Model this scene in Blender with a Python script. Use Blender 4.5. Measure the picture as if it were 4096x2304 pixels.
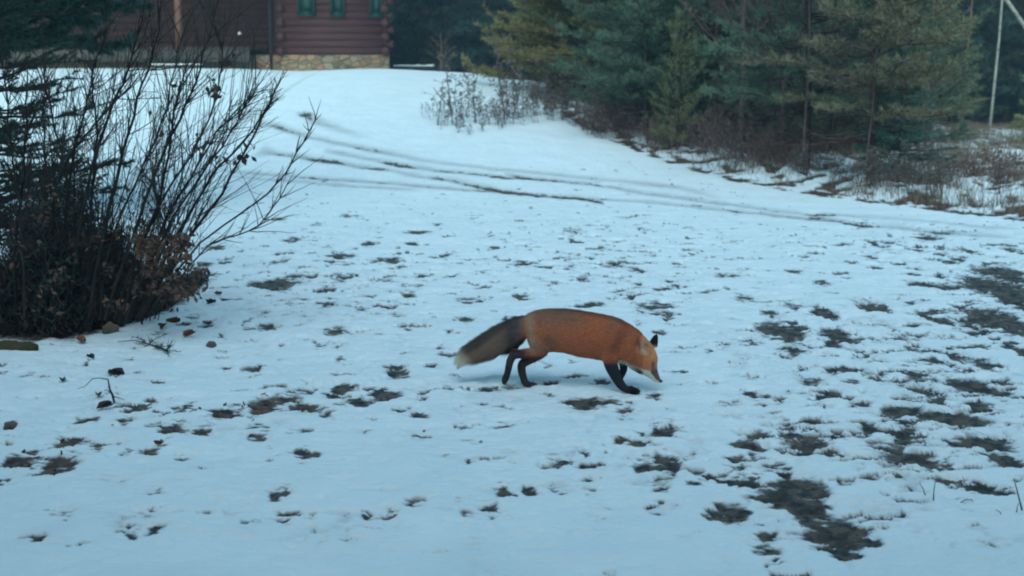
import bpy, bmesh, math, random
import numpy as np
from mathutils import Vector, noise as mnoise

for o in list(bpy.data.objects): bpy.data.objects.remove(o)
SC = bpy.context.scene
COL = SC.collection
RNG = np.random.default_rng(7)
random.seed(7)

# ------------------------------------------------------------------ camera, sky, sun, exposure
F = 4945.0 / 4096.0            # focal length over picture width
PITCH = math.radians(9.5)
CAMZ = 1.5
cd = bpy.data.cameras.new('camera'); cam = bpy.data.objects.new('camera', cd); COL.objects.link(cam)
cam.location = (0, 0, CAMZ); cam.rotation_euler = (math.radians(90) - PITCH, 0, 0)
cd.sensor_width = 36.0; cd.lens = 36.0 * F; cd.clip_start = 0.05; cd.clip_end = 600
cd.dof.use_dof = True; cd.dof.focus_distance = 6.2; cd.dof.aperture_fstop = 3.6
SC.camera = cam

SUN_EL, SUN_ROT = math.radians(9), math.radians(188)
w = bpy.data.worlds.new('World'); SC.world = w; w.use_nodes = True
nt = w.node_tree; nt.nodes.clear()
sky = nt.nodes.new('ShaderNodeTexSky'); sky.sky_type = 'NISHITA'; sky.sun_disc = False
sky.sun_elevation = SUN_EL; sky.sun_rotation = SUN_ROT
sky.air_density = 1.0; sky.dust_density = 1.6; sky.ozone_density = 1.0
tint = nt.nodes.new('ShaderNodeMix'); tint.data_type = 'RGBA'; tint.blend_type = 'MULTIPLY'
tint.inputs['Factor'].default_value = 1.0; tint.inputs['B'].default_value = (0.55, 0.955, 1.0, 1)
bg = nt.nodes.new('ShaderNodeBackground'); bg.inputs['Strength'].default_value = 0.13
wo = nt.nodes.new('ShaderNodeOutputWorld')
nt.links.new(sky.outputs[0], tint.inputs['A']); nt.links.new(tint.outputs['Result'], bg.inputs[0]); nt.links.new(bg.outputs[0], wo.inputs[0])
sd = bpy.data.lights.new('sun', 'SUN'); sd.energy = 1.0; sd.angle = math.radians(55); sd.color = (0.71, 0.895, 0.98)
sun = bpy.data.objects.new('sun', sd); COL.objects.link(sun)
sdir = Vector((math.sin(SUN_ROT) * math.cos(math.radians(48)), math.cos(SUN_ROT) * math.cos(math.radians(48)), math.sin(math.radians(48))))
sun.rotation_euler = sdir.to_track_quat('Z', 'Y').to_euler()
SC.view_settings.view_transform = 'Standard'; SC.view_settings.look = 'None'
SC.view_settings.exposure = 1.4; SC.view_settings.gamma = 1.0
SC.cycles.filter_width = 2.0
SC.cycles.volume_bounces = 0

# ------------------------------------------------------------------ maths helpers
def smooth(t):
    t = np.clip(t, 0, 1); return t * t * (3 - 2 * t)
_P = np.random.default_rng(3).permutation(512); _P = np.concatenate([_P, _P])
_G = np.random.default_rng(4).uniform(0, 2 * np.pi, 512); _G = np.stack([np.cos(_G), np.sin(_G)], 1)
def perlin(x, y):
    x = np.asarray(x, float); y = np.asarray(y, float)
    xi = np.floor(x).astype(int); yi = np.floor(y).astype(int); xf = x - xi; yf = y - yi
    u = xf**3 * (xf * (xf * 6 - 15) + 10); v = yf**3 * (yf * (yf * 6 - 15) + 10)
    def g(ix, iy, dx, dy):
        k = _P[(_P[ix & 511] + iy) & 511]; return _G[k, 0] * dx + _G[k, 1] * dy
    a = g(xi, yi, xf, yf); b = g(xi + 1, yi, xf - 1, yf); c = g(xi, yi + 1, xf, yf - 1); d = g(xi + 1, yi + 1, xf - 1, yf - 1)
    return ((a + (b - a) * u) * (1 - v) + (c + (d - c) * u) * v) * 1.5
def fbm(x, y, o=4, lac=2.03, gain=.5):
    s = 0; a = 1
    for i in range(o): s = s + a * perlin(x + 17.3 * i, y - 9.1 * i); x = x * lac; y = y * lac; a *= gain
    return s

CP, SP = math.cos(PITCH), math.sin(PITCH)
def ray(px, py):
    dx = (px - 2048) / 4945.; dy = (1152 - py) / 4945.
    return dx, CP + dy * SP, -SP + dy * CP
def P(px, py, Y):                   # point on the vertical plane at distance Y seen at photo pixel
    dx, y, z = ray(px, py); return Vector((dx / y * Y, Y, CAMZ + z / y * Y))
def pix(x, y, z):
    zz = z - CAMZ; dep = y * CP - zz * SP; up = y * SP + zz * CP
    return 2048 + 4945 * x / dep, 1152 - 4945 * up / dep

LX = np.array([-100, -5, -3.5, -.34, 1.08, 1.78, 2.6, 3.4, 4.4, 6, 8, 200.]); LV = np.array([1, 1, 1, .91, .79, .66, .46, .3, .17, .06, 0, 0])
def hbase(x, y):
    x = np.asarray(x, float); y = np.asarray(y, float)
    L = sum(np.interp(x + d, LX, LV) for d in (-.8, -.4, 0, .4, .8)) / 5
    h = (1.84 - .07 * np.exp(-((x + 5.8) / 1.3) ** 2)) * smooth((y - 14.5) / 20.0) * L
    h = h + 0.06 * perlin(x * .13 + 3, y * .13) * smooth((y - 8) / 6) * (1 - smooth((y - 26) / 5))
    # rough verge to the right of the drive
    v = smooth((x - verge_x(y)) / 1.2) * smooth((y - 11) / 4) * (1 - smooth((y - 44) / 6))
    h = h + v * (0.10 + 0.10 * fbm(x * .9, y * .9, 3))
    return h
VY = np.array([0, 12, 13.6, 14.6, 16.5, 18.5, 20.5, 23, 26, 30, 34, 200.]); VXv = np.array([40, 9, 5.8, 5.2, 4.2, 3.3, 2.6, 1.7, .9, .6, 1.0, 1.0])
def verge_x(y): return np.interp(y, VY, VXv)
def G(px, py):                      # point on the ground seen at photo pixel
    dx, ry, rz = ray(px, py); t0 = 1.0
    t = 2.0
    while t < 90:
        if CAMZ + rz * t < float(hbase(dx * t, ry * t)): break
        t += .1
    a, b = t - .1, t
    for _ in range(14):
        m = (a + b) / 2
        if CAMZ + rz * m < float(hbase(dx * m, ry * m)): b = m
        else: a = m
    return Vector((dx * b, ry * b, CAMZ + rz * b))

# ------------------------------------------------------------------ object helpers
def tag(o, label=None, cat=None, group=None, kind=None):
    if label: o['label'] = label
    if cat: o['category'] = cat
    if group: o['group'] = group
    if kind: o['kind'] = kind
    return o
def empty(name, loc, label, cat, group=None):
    o = bpy.data.objects.new(name, None); COL.objects.link(o); o.location = loc; o.empty_display_size = .1
    return tag(o, label, cat, group)
class MB:
    def __init__(s): s.v = []; s.f = []; s.n = 0; s.c = []; s.q = []
    def add(s, v, f, c=None):
        v = np.asarray(v, float).reshape(-1, 3); f = np.asarray(f, int)
        s.v.append(v); s.f.append((f + s.n)); s.n += len(v)
        s.c.append(np.ones((len(v), 3)) if c is None else np.broadcast_to(np.asarray(c, float), (len(v), 3)).copy())
    def tube(s, pts, rad, n=5, c=None, cap=True):
        pts = np.asarray([tuple(p) for p in pts], float); m = len(pts)
        rad = np.full(m, rad) if np.isscalar(rad) else np.asarray(rad, float)
        t = np.gradient(pts, axis=0); t /= (np.linalg.norm(t, axis=1, keepdims=True) + 1e-9)
        ref = np.array([0, 0, 1.]) if abs(t[:, 2]).mean() < .8 else np.array([0, 1., 0])
        a = np.cross(t, ref); a /= (np.linalg.norm(a, axis=1, keepdims=True) + 1e-9); b = np.cross(t, a)
        th = np.arange(n) * 2 * np.pi / n
        V = pts[:, None, :] + rad[:, None, None] * (np.cos(th)[None, :, None] * a[:, None, :] + np.sin(th)[None, :, None] * b[:, None, :])
        i = np.arange(m - 1)[:, None] * n; j = np.arange(n)[None, :]; k = (j + 1) % n
        f = np.stack([i + j, i + k, i + n + k, i + n + j], -1).reshape(-1, 4)
        V = V.reshape(-1, 3)
        if cap:
            V = np.vstack([V, pts[0], pts[-1]]); e = len(V) - 2; l = (m - 1) * n
            jj = np.arange(n); kk = (jj + 1) % n
            f = np.vstack([f, np.stack([np.full(n, e), kk, jj, jj], 1), np.stack([np.full(n, e + 1), l + jj, l + kk, l + kk], 1)])
        s.add(V, f, c)
    def box(s, x0, x1, y0, y1, z0, z1, c=None):
        V = [(x, y, z) for x in (x0, x1) for y in (y0, y1) for z in (z0, z1)]
        s.add(V, [(0, 1, 3, 2), (4, 6, 7, 5), (0, 4, 5, 1), (2, 3, 7, 6), (0, 2, 6, 4), (1, 5, 7, 3)], c)
    def blades(s, b, d, w, side=None, c=None):   # thin triangles: base b, vector d, width w
        b = np.asarray(b, float); d = np.asarray(d, float)
        if side is None:
            side = np.cross(d, RNG.normal(size=d.shape)); 
        side = side / (np.linalg.norm(side, axis=1, keepdims=True) + 1e-9)
        w = np.asarray(w, float).reshape(-1, 1) if not np.isscalar(w) else w
        V = np.stack([b - side * w / 2, b + side * w / 2, b + d], 1).reshape(-1, 3)
        i = np.arange(len(b))[:, None] * 3
        cc = None
        if c is not None: cc = np.repeat(c, 3, axis=0)
        s.add(V, np.hstack([i, i + 1, i + 2, i + 2]), cc)
    def leaves(s, b, d, side, c=None):            # diamond leaves
        V = np.stack([b, b + d * .5 + side, b + d, b + d * .5 - side], 1).reshape(-1, 3)
        i = np.arange(len(b))[:, None] * 4
        s.add(V, np.hstack([i, i + 1, i + 2, i + 3]), None if c is None else np.repeat(c, 4, axis=0))
    def build(s, name, m, parent=None, smooth_=False, color=True, origin=None):
        V = np.vstack(s.v)
        if origin is not None: V = V - np.asarray(tuple(origin))
        Fq = np.vstack(s.f); tri = Fq[:, 2] == Fq[:, 3]
        me = bpy.data.meshes.new(name)
        nl = np.where(tri, 3, 4); ls = np.concatenate([[0], np.cumsum(nl)[:-1]])
        mask = np.ones(Fq.shape, bool); mask[tri, 3] = False
        me.vertices.add(len(V)); me.vertices.foreach_set('co', V.ravel())
        me.loops.add(int(nl.sum())); me.loops.foreach_set('vertex_index', Fq[mask].astype(np.int32))
        me.polygons.add(len(Fq)); me.polygons.foreach_set('loop_start', ls.astype(np.int32))
        me.update(calc_edges=True)
        if smooth_: me.polygons.foreach_set('use_smooth', np.ones(len(Fq), bool))
        if color:
            at = me.color_attributes.new('Col', 'FLOAT_COLOR', 'POINT')
            at.data.foreach_set('color', np.hstack([np.vstack(s.c), np.ones((len(V), 1))]).ravel())
        me.materials.append(m); me.validate()
        o = bpy.data.objects.new(name, me); COL.objects.link(o)
        if parent: o.parent = parent
        return o
def copy_tree(o, parent=None):
    c = o.copy(); COL.objects.link(c)
    if parent: c.parent = parent
    for ch in list(o.children): copy_tree(ch, c)
    return c

# ------------------------------------------------------------------ materials
def mat(name, base=(.5, .5, .5), rough=.8, spec=.3, noise=None, bump=None, vcol=False, objcol=False, trans=0, stretch=(1, 1, 1), coord='Object'):
    m = bpy.data.materials.new(name); m.use_nodes = True; t = m.node_tree; N = t.nodes; L = t.links
    p = N['Principled BSDF']; p.inputs['Roughness'].default_value = rough
    p.inputs['Specular IOR Level'].default_value = spec
    p.inputs['Base Color'].default_value = (*base, 1)
    col = None
    tc = N.new('ShaderNodeTexCoord'); mp = N.new('ShaderNodeMapping'); mp.inputs['Scale'].default_value = stretch
    L.new(tc.outputs[coord], mp.inputs[0])
    if noise:
        sc, c2, lo, hi = noise
        n = N.new('ShaderNodeTexNoise'); n.inputs['Scale'].default_value = sc; n.inputs['Detail'].default_value = 6; L.new(mp.outputs[0], n.inputs['Vector'])
        r = N.new('ShaderNodeMapRange'); r.inputs[1].default_value = lo; r.inputs[2].default_value = hi; L.new(n.outputs[0], r.inputs[0])
        x = N.new('ShaderNodeMix'); x.data_type = 'RGBA'; x.inputs['A'].default_value = (*base, 1); x.inputs['B'].default_value = (*c2, 1)
        L.new(r.outputs[0], x.inputs['Factor']); col = x.outputs['Result']
    def mul(a, b):
        x = N.new('ShaderNodeMix'); x.data_type = 'RGBA'; x.blend_type = 'MULTIPLY'; x.inputs['Factor'].default_value = 1
        if a is None: x.inputs['A'].default_value = (*base, 1)
        else: L.new(a, x.inputs['A'])
        L.new(b, x.inputs['B']); return x.outputs['Result']
    if vcol:
        a = N.new('ShaderNodeAttribute'); a.attribute_name = 'Col'; col = mul(col, a.outputs['Color'])
    if objcol:
        a = N.new('ShaderNodeObjectInfo'); col = mul(col, a.outputs['Color'])
    if col is not None: L.new(col, p.inputs['Base Color'])
    if bump:
        n = N.new('ShaderNodeTexNoise'); n.inputs['Scale'].default_value = bump[0]; n.inputs['Detail'].default_value = 5; L.new(mp.outputs[0], n.inputs['Vector'])
        b = N.new('ShaderNodeBump'); b.inputs['Strength'].default_value = bump[1]; b.inputs['Distance'].default_value = bump[2]
        L.new(n.outputs[0], b.inputs['Height']); L.new(b.outputs[0], p.inputs['Normal'])
    if trans:
        tb = N.new('ShaderNodeBsdfTranslucent'); ms = N.new('ShaderNodeMixShader'); ms.inputs[0].default_value = trans
        if col is not None: L.new(col, tb.inputs[0])
        else: tb.inputs[0].default_value = (*base, 1)
        L.new(p.outputs[0], ms.inputs[1]); L.new(tb.outputs[0], ms.inputs[2]); L.new(ms.outputs[0], N['Material Output'].inputs[0])
    return m
M_BARK = mat('bark', (.085, .065, .055), .95, .1, noise=(9, (.15, .12, .11), .35, .7), bump=(30, .6, .01), stretch=(1, 1, .25), objcol=True)
M_TWIG = mat('twig', (.07, .055, .05), .9, .15, noise=(12, (.12, .10, .09), .4, .7), vcol=True)
M_NEEDLE = mat('needles', (1, 1, 1), .65, .25, vcol=True, objcol=True, trans=.15)
M_LEAF = mat('dead_leaf', (1, 1, 1), .7, .2, vcol=True, trans=.2)
M_FUR = mat('fur', (1, 1, 1), .75, .12, vcol=True)
M_BIRCH = mat('birch_bark', (.31, .30, .285), .8, .2, noise=(3.5, (.09, .08, .075), .56, .66), stretch=(1, 1, 2.5))
M_LOG = mat('stained_logs', (.054, .018, .020), .65, .25, noise=(5, (.085, .030, .034), .45, .8), bump=(18, .4, .01), stretch=(.25, 1, 2))
M_POST = mat('post_wood', (.15, .062, .04), .7, .3, noise=(6, (.10, .045, .035), .3, .7), stretch=(1, 1, .2))
M_DECK = mat('deck_wood', (.10, .085, .08), .85, .2, noise=(4, (.06, .05, .05), .3, .7), stretch=(.2, 1, 1))
M_GREEN = mat('green_frame', (.006, .030, .028), .5, .4)
M_GLASS = mat('window_glass', (.01, .045, .045), .12, .5)
M_DARKMETAL = mat('dark_metal', (.014, .014, .018), .8, .2)
M_ROOF = mat('roof_shingle', (.06, .06, .065), .9, .2, noise=(8, (.09, .085, .085), .3, .7), bump=(25, .5, .01))
M_WHITE = mat('white_paint', (.75, .75, .72), .5, .4)
M_SNOWLOOSE = mat('loose_snow', (.80, .84, .86), .7, .25, bump=(20, .4, .01))
M_STONE_ROCK = mat('brown_lump', (.19, .12, .075), .9, .25, noise=(7, (.09, .08, .075), .35, .65), bump=(14, .6, .01))
M_MOSS = mat('mossy_bark', (.045, .055, .02), .95, .1, noise=(10, (.08, .06, .035), .4, .65), bump=(40, .8, .01))

ORD = ['first', 'second', 'third', 'fourth', 'fifth', 'sixth', 'seventh', 'eighth', 'ninth', 'tenth', 'eleventh', 'twelfth', 'thirteenth', 'fourteenth', 'fifteenth', 'sixteenth', 'seventeenth', 'eighteenth', 'nineteenth', 'twentieth', 'twenty-first', 'twenty-second', 'twenty-third', 'twenty-fourth', 'twenty-fifth', 'twenty-sixth', 'twenty-seventh', 'twenty-eighth', 'twenty-ninth', 'thirtieth']
def order_labels(group, text, marks=None):
    # text has {n} (place counted from the left) and {m} (landmark)
    obs = [o for o in COL.objects if o.get('group') == group]
    b = {}
    for o in obs:
        px, _ = pix(o.location.x, o.location.y, o.location.z)
        k = min(marks, key=lambda m_: abs(m_[0] - px))[1] if marks else ''
        b.setdefault(k, []).append((px, o))
    for k, l in b.items():
        l.sort(key=lambda t_: t_[0])
        for i, (_, o) in enumerate(l): o['label'] = text.format(n=ORD[i], m=k)
# ------------------------------------------------------------------ ground: one sheet, snow with thawed patches
def S7(l): return [(1750 + u / 2.576, 1150 + v / 2.576, a / 2.576, b / 2.576) for u, v, a, b in l]
def SX(l, ox, oy, s): return [(ox + u / s, oy + v / s, a / s, b / s) for u, v, a, b in l]
PATCH = []
PATCH += SX([(1450,60,150,50),(1530,130,80,60),(1430,230,110,60),(1540,390,50,25),(780,160,60,25),(520,185,50,25),(290,290,90,40),(370,260,50,20),(600,310,70,30),(570,355,40,15),(130,350,60,12),(350,385,70,12),(1080,390,70,10),(1200,415,60,10),(1360,455,60,20),(1100,440,80,10),(1120,490,80,7),(1300,570,100,30),(800,445,50,10),(1040,530,60,12),(1340,685,80,20),(950,700,90,14),(1080,730,60,20),(1200,740,150,25),(950,750,90,14),(740,785,80,14),(1360,860,110,25),(960,960,140,35),(1480,955,100,22),(150,830,70,14),(140,880,70,15),(370,825,50,8),(450,870,110,16),(600,835,90,8),(800,875,100,9),(970,860,70,10),(60,950,70,8),(150,945,40,8),(70,1000,60,15),(280,990,60,12),(60,1060,60,18),(340,1090,90,20),(450,1110,70,35),(300,1160,130,40),(400,1200,120,50),(430,1250,60,30),(560,1330,150,55),(720,1375,70,20),(60,1230,80,25),(600,1430,90,25),(220,1420,100,14),(230,1350,50,12),(460,560,55,12),(130,620,40,10),(1320,365,70,12),(780,510,60,8),(650,545,50,8),(1040,40,70,14),(360,155,60,10),(1120,180,130,12),(1140,235,50,14),(960,300,120,8),(900,330,70,10),(240,190,50,12),(500,25,50,10),(90,105,50,10),(1320,600,120,12),(1440,605,60,9),(1530,630,60,14)], 2900, 1100, 1.317)
PATCH += SX([(1060,705,70,22),(1240,700,60,20),(1380,600,90,25),(1600,560,80,35),(1750,510,80,18),(1850,570,90,22),(2100,440,60,20),(2000,550,120,10),(1550,690,60,12),(1840,720,60,8),(1590,745,60,15),(520,650,75,14),(770,640,60,14),(430,770,80,22),(630,790,60,14),(380,910,95,40),(130,900,100,22),(200,960,50,12),(60,1000,50,10),(65,675,35,14),(720,370,40,12),(910,520,35,8),(790,825,40,10),(930,820,60,14),(1120,857,40,8),(1720,1085,60,22),(1870,850,70,18),(1830,890,25,10),(1660,875,50,7),(980,1070,40,7),(400,1220,60,8),(950,1300,50,8),(1720,1255,60,7),(1540,1255,40,7),(800,1330,50,8),(200,1355,70,10),(2090,1365,40,8),(1400,325,50,8),(1560,335,60,7),(1980,180,45,8),(2080,255,30,9),(1630,70,40,14),(1520,45,20,8),(1260,75,22,8),(1120,60,60,16),(990,105,45,7),(170,365,40,8),(230,825,40,10),(560,280,20,10),(1170,545,40,7),(1130,585,60,7),(2000,605,40,12)], 0, 1250, 1.525)
PATCH += SX([(1600,95,130,32),(1750,80,90,12),(1060,235,110,18),(860,240,40,6),(470,320,65,9),(1060,130,45,7),(1340,25,60,9),(1880,140,70,9),(2080,50,70,12),(1920,370,110,12),(2150,290,80,20),(2030,305,50,10),(2250,265,40,10),(1340,520,50,7),(1440,485,80,12),(1600,432,30,12),(1860,460,50,8),(2140,480,60,20),(2050,530,90,28),(2200,530,60,28),(2370,555,60,10),(2150,615,100,12),(2150,685,60,18),(2440,605,45,9),(1620,615,50,10),(1610,680,60,12),(1640,715,60,9),(1430,705,60,9),(1240,670,50,12),(1040,685,55,20),(470,780,70,11),(960,800,60,7),(810,850,60,11),(710,760,50,8),(270,850,55,8),(2520,845,60,20),(250,30,90,22),(60,70,80,22),(1750,505,50,8),(2380,645,70,9),(460,170,50,7),(350,125,40,6),(770,120,25,8)], 1400, 1550, 1.717)
PATCH += S7([(1400,880,170,16),(1100,1075,80,12),(1150,970,90,12),(1700,950,70,28),(850,75,70,12),(320,125,80,12),(320,300,70,10),(690,290,35,12),(2190,145,190,13),(2060,350,80,12),(2300,235,110,12),(2380,300,70,10),(2290,435,70,12),(2480,840,100,12),(2200,1110,90,13),(2250,1070,60,10),(1920,1240,100,12),(700,1225,70,12),(250,1210,40,12),(130,670,90,12),(20,590,40,16),(90,420,30,10),(1400,740,50,12),(1110,805,50,10),(800,1000,140,12),(1600,155,80,10)])  # one patch paints the shadow between the fox's hind paws as bare ground
PATCH += SX([(250,1265,90,12),(550,1365,80,14),(370,1120,60,10),(370,1022,35,8),(1050,990,45,12),(1220,910,35,10),(1020,1120,80,12),(1060,1225,70,12),(840,1185,40,8),(1300,1190,60,8),(750,1285,80,10),(1450,1050,70,10),(1580,930,130,12),(1980,1060,100,18),(1770,1110,50,14),(1890,1140,60,14),(1790,1170,110,12),(1440,1290,70,8),(1480,1240,90,10),(1600,1385,70,18),(1690,1320,90,8),(2450,1060,110,25),(2350,1000,90,10),(2300,1270,220,36),(2450,1330,120,60),(1440,1390,60,12),(1800,1420,150,16),(2200,1400,200,30),(2190,1190,90,8),(1720,875,90,8)], 3072, 576, 2.516)
PATCH += [(u * 1.59, v * 1.59, a * 1.59, b * 1.59) for u, v, a, b in [(545,618,30,6),(520,660,20,4),(690,712,50,9),(700,550,18,3),(1315,660,30,5),(1535,662,28,6),(980,652,40,4),(825,765,25,6),(700,655,20,4),(860,692,25,4),(1030,735,25,5),(910,775,20,3),(1050,580,30,4),(1435,598,8,4),(1180,752,30,4),(1655,765,40,4),(1170,797,25,3),(680,818,20,4),(845,828,25,4),(870,937,30,5),(1000,930,25,5),(1430,670,12,4),(1460,700,25,4),(770,285,14,3),(880,540,30,3),(1140,690,20,3),(1830,690,30,4),(1250,620,20,3),(1660,720,30,4),(930,610,22,3),(1120,640,18,3),(1030,610,20,3),(760,690,40,5),(960,700,26,4),(1060,690,20,4),(740,600,22,4),(860,640,30,4)]]
def TR(l, ox=1024, oy=150, s=1.872): return [(ox + u / s, oy + v / s, d) for u, v, d in l]
TRACKS = [
 TR([(0,615,.6),(160,665,.7),(380,735,.4),(640,790,.4),(790,822,.5),(960,855,.5),(1250,915,.25),(1600,960,.2),(2000,1000,.2)]),
 TR([(300,560,.5),(370,565,.7),(430,615,.5),(650,690,.15),(900,760,.1)]),
 TR([(500,835,.35),(640,860,.4),(900,915,.3),(1000,935,.7),(1130,958,.85),(1250,975,.4),(1500,1005,.55),(1700,1020,.6),(1850,1040,.85),(2050,1050,.7),(2500,1090,.5),(2900,1115,.3)]),
 TR([(0,850,.3),(150,865,.6),(300,880,.4),(420,908,.85),(600,925,.8),(750,962,.4),(900,976,.85),(1000,985,.3),(1250,1040,.4),(1450,1060,.5),(1560,1088,.55),(1720,1118,.65),(1850,1145,.95),(2000,1165,1.),(2300,1190,1.),(2470,1202,.9),(2600,1228,.5),(2900,1250,.35)]),
 TR([(-300,990,.4),(0,1015,.5),(250,1030,.4),(500,1053,.6),(740,1070,.5),(1000,1085,.4),(1250,1108,.5),(1500,1128,.5),(1750,1148,.5)]),
 TR([(-300,1030,.3),(0,1050,.4),(250,1068,.35),(500,1088,.3),(750,1112,.3),(1000,1125,.3),(1250,1137,.25)]),
 TR([(1850,1020,.5),(1950,1030,.8),(2100,1052,.75),(2300,1070,.5),(2500,1082,.4)]),
 TR([(-400,680,.2),(0,545,.15),(120,480,.2),(300,360,.25)]),
 [(3072 + u / 2.516, 576 + v / 2.516, d) for u, v, d in [(-300,670,.5),(130,715,.5),(340,740,.6),(620,750,.6),(850,795,.95),(980,808,.95),(1100,820,.5),(1400,840,.3),(1600,868,.6),(1800,882,.7),(1950,895,.3),(2300,915,.3),(2576,945,.4)]],
 [(3072 + u / 2.516, 576 + v / 2.516, d) for u, v, d in [(-400,600,.3),(0,660,.3),(400,695,.4),(540,703,.8),(650,702,.7),(900,720,.2),(1400,755,.2),(2200,830,.25),(2576,850,.2)]],
 [(3072 + u / 2.516, 576 + v / 2.516, d) for u, v, d in [(-500,500,.3),(-200,520,.4),(0,545,.7),(280,570,.75),(500,600,.3),(700,640,.5),(950,662,.5),(1400,705,.4),(2200,745,.3),(2450,790,.5),(2576,800,.4)]],
]
TRACKS[0] = TRACKS[0][:-1] + [(2092,684,.3),(2400,714,.3),(2700,745,.25),(2900,790,.2)]
TRACKS[2] = TRACKS[2][:-1] + TRACKS[9]
TRACKS[3] = TRACKS[3][:-1] + TRACKS[7]
TRACKS[4] = TRACKS[4] + [(2300,787,.3),(2620,808,.3)] + TRACKS[8]
TRACKS = TRACKS[:7]
na = 1250
ang = np.concatenate([np.linspace(-180, -42, 50)[:-1], np.linspace(-42, -26, 60)[:-1], np.linspace(-26, 26, 960)[:-1], np.linspace(26, 42, 60)[:-1], np.linspace(42, 180, 50)])
# radii follow equal steps of viewing angle, so detail is even over the ground
rr = np.concatenate([np.linspace(.3, 2.6, 12)[:-1], 1.5 / np.tan(np.linspace(math.atan(1.5 / 2.6), math.atan(1.5 / 12.), 900))[:-1], np.linspace(12, 38, 380)[:-1], np.linspace(38, 45, 30), np.geomspace(46, 400, 26)])
A, R = np.meshgrid(np.radians(ang), rr)
GX = R * np.sin(A); GY = R * np.cos(A)
H = hbase(GX, GY)
inview = (np.abs(A) < math.radians(27)) & (R < 46)
bare = np.zeros_like(GX)
wx = GX + .03 * fbm(GX * 9, GY * 9, 4) + .014 * fbm(GX * 22, GY * 22, 2); wy = GY + .04 * fbm(GX * 5 + 40, GY * 9, 3) + .045 * fbm(GX * 6.5, GY * 24 + 9, 2)
for (px, py, a, b) in PATCH:
    g = G(px, py); g2 = G(px, py - b) ; g3 = G(px, py + b)
    ax = max(.02, a / 4945. * g.y * 1.15); ay = max(.02, (g2.y - g3.y) / 2 * 1.2)
    hid = .6 * .02 * g.y / 1.5; ay = ay + hid * .5; g.y -= hid * .5
    sel = (np.abs(GX - g.x) < ax * 2.6 + .1) & (np.abs(GY - g.y) < ay * 2.6 + .1) & inview
    d = ((wx[sel] - g.x) / ax) ** 2 + ((wy[sel] - g.y) / ay) ** 2
    big = 1.25 if b > 11 else .72 + .4 * ((px * 7.13 + py * 3.7) % 1.0)
    bare[sel] = np.maximum(bare[sel], big * np.exp(-d * .75))
groove = np.zeros_like(GX); dark = np.zeros_like(GX)
for tr in TRACKS:
    pts = [G(px, py) for px, py, d in tr]; ds = [d for *_, d in tr]; ds[0] = 0; ds[-1] = 0
    xs = [p.x for p in pts]; ys = [p.y for p in pts]
    o_ = np.argsort(xs); xs = np.array(xs)[o_]; ys = np.array(ys)[o_]; ds_ = np.array(ds)[o_]
    sel = (GX > xs[0]) & (GX < xs[-1]) & inview
    yy = np.interp(GX[sel], xs, ys) + .04 * perlin(GX[sel] * 1.5, GX[sel] * 0 + len(tr)); dd = np.interp(GX[sel], xs, ds_)
    sl = np.interp(GX[sel], xs, np.gradient(ys, xs)); dist = np.abs(GY[sel] - yy) / np.sqrt(1 + sl ** 2)
    gq = np.exp(-(dist / .17) ** 2)
    groove[sel] = np.maximum(groove[sel], gq * np.minimum(1, .3 * np.minimum(dd * 8, 1) + .7 * dd))
    dark[sel] = np.maximum(dark[sel], np.exp(-(dist / .17) ** 2) * dd)
brk = .5 + .5 * fbm(GX * 1.3, GY * 3.5, 4)
bare = np.maximum(bare, np.clip(dark * 1.5 - .55 * brk - .02, 0, 1.1))
# small scattered thaw holes, density set from what the place shows: many near right, few on the drive
px, py = pix(GX, np.maximum(GY, .5), H)
dens = np.zeros_like(GX)
def blob(cx, cy, rx, ry, s):
    global dens
    dens = np.maximum(dens, s * np.exp(-(((px - cx) / rx) ** 2 + ((py - cy) / ry) ** 2)))
for b_ in [(3550,1700,850,560,1.08),(4000,1250,500,300,1.0),(3300,1350,600,230,.88),(1300,1150,700,280,.88),(1500,1550,700,150,.7),(2400,1050,900,260,.8),(700,1650,900,250,.5),(2500,1800,600,220,.82),(1300,2050,1200,170,.52),(3600,980,700,110,.85),(300,1500,500,200,.55),(1100,1380,500,120,.5),(5200,1600,1000,520,.9),(-1000,1500,900,400,.5),(2200,3000,3000,450,.4)]: blob(*b_)
n1 = fbm(wx * 7.5, wy * 7.5, 4); n2 = fbm(GX * 3 + 9, GY * 3, 3)
rel = .55 * fbm(wx * 2.7 + 11, wy * 5.6 + 5, 4, gain=.6) + .62 * fbm(wx * 5.4 + 31, wy * 10.5 + 5, 3, gain=.6)
tex = fbm(wx * 6 + 3, wy * 17 + 8, 3)
bare = bare - np.clip(.62 * tex + .06, 0, .62)
hole = np.clip((-rel + .25 * n2 - (.94 - .74 * dens)) * 3.2 + .47, 0, 1.1) * (dens > .06)
bare = np.maximum(bare, hole)
faint = np.clip((-rel + .35 * n1 - (.50 - .52 * dens)) * .8, 0, .5) * np.clip(dens + .15, 0, 1)
# verge: snow lies patchy over leaf litter and grass roots
vm = smooth((GX - verge_x(GY) + .25) / .5) * smooth((GY - 11.5) / 2)
nv = fbm(GX * 2.6, GY * 2.2, 5)
bare = np.maximum(bare, np.clip(vm * (nv * 1.5 + .22), 0, 1.1))
edge = np.exp(-((GX - verge_x(GY) - .1 - .12 * perlin(GX * 2, GY * 2)) / .16) ** 2) * (GY > 12.5) * (GY < 26)
bare = np.maximum(bare, np.clip(edge * (.45 + 1.1 * fbm(GX * 3, GY * 3 + 5, 3)), 0, 1.1))
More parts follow.
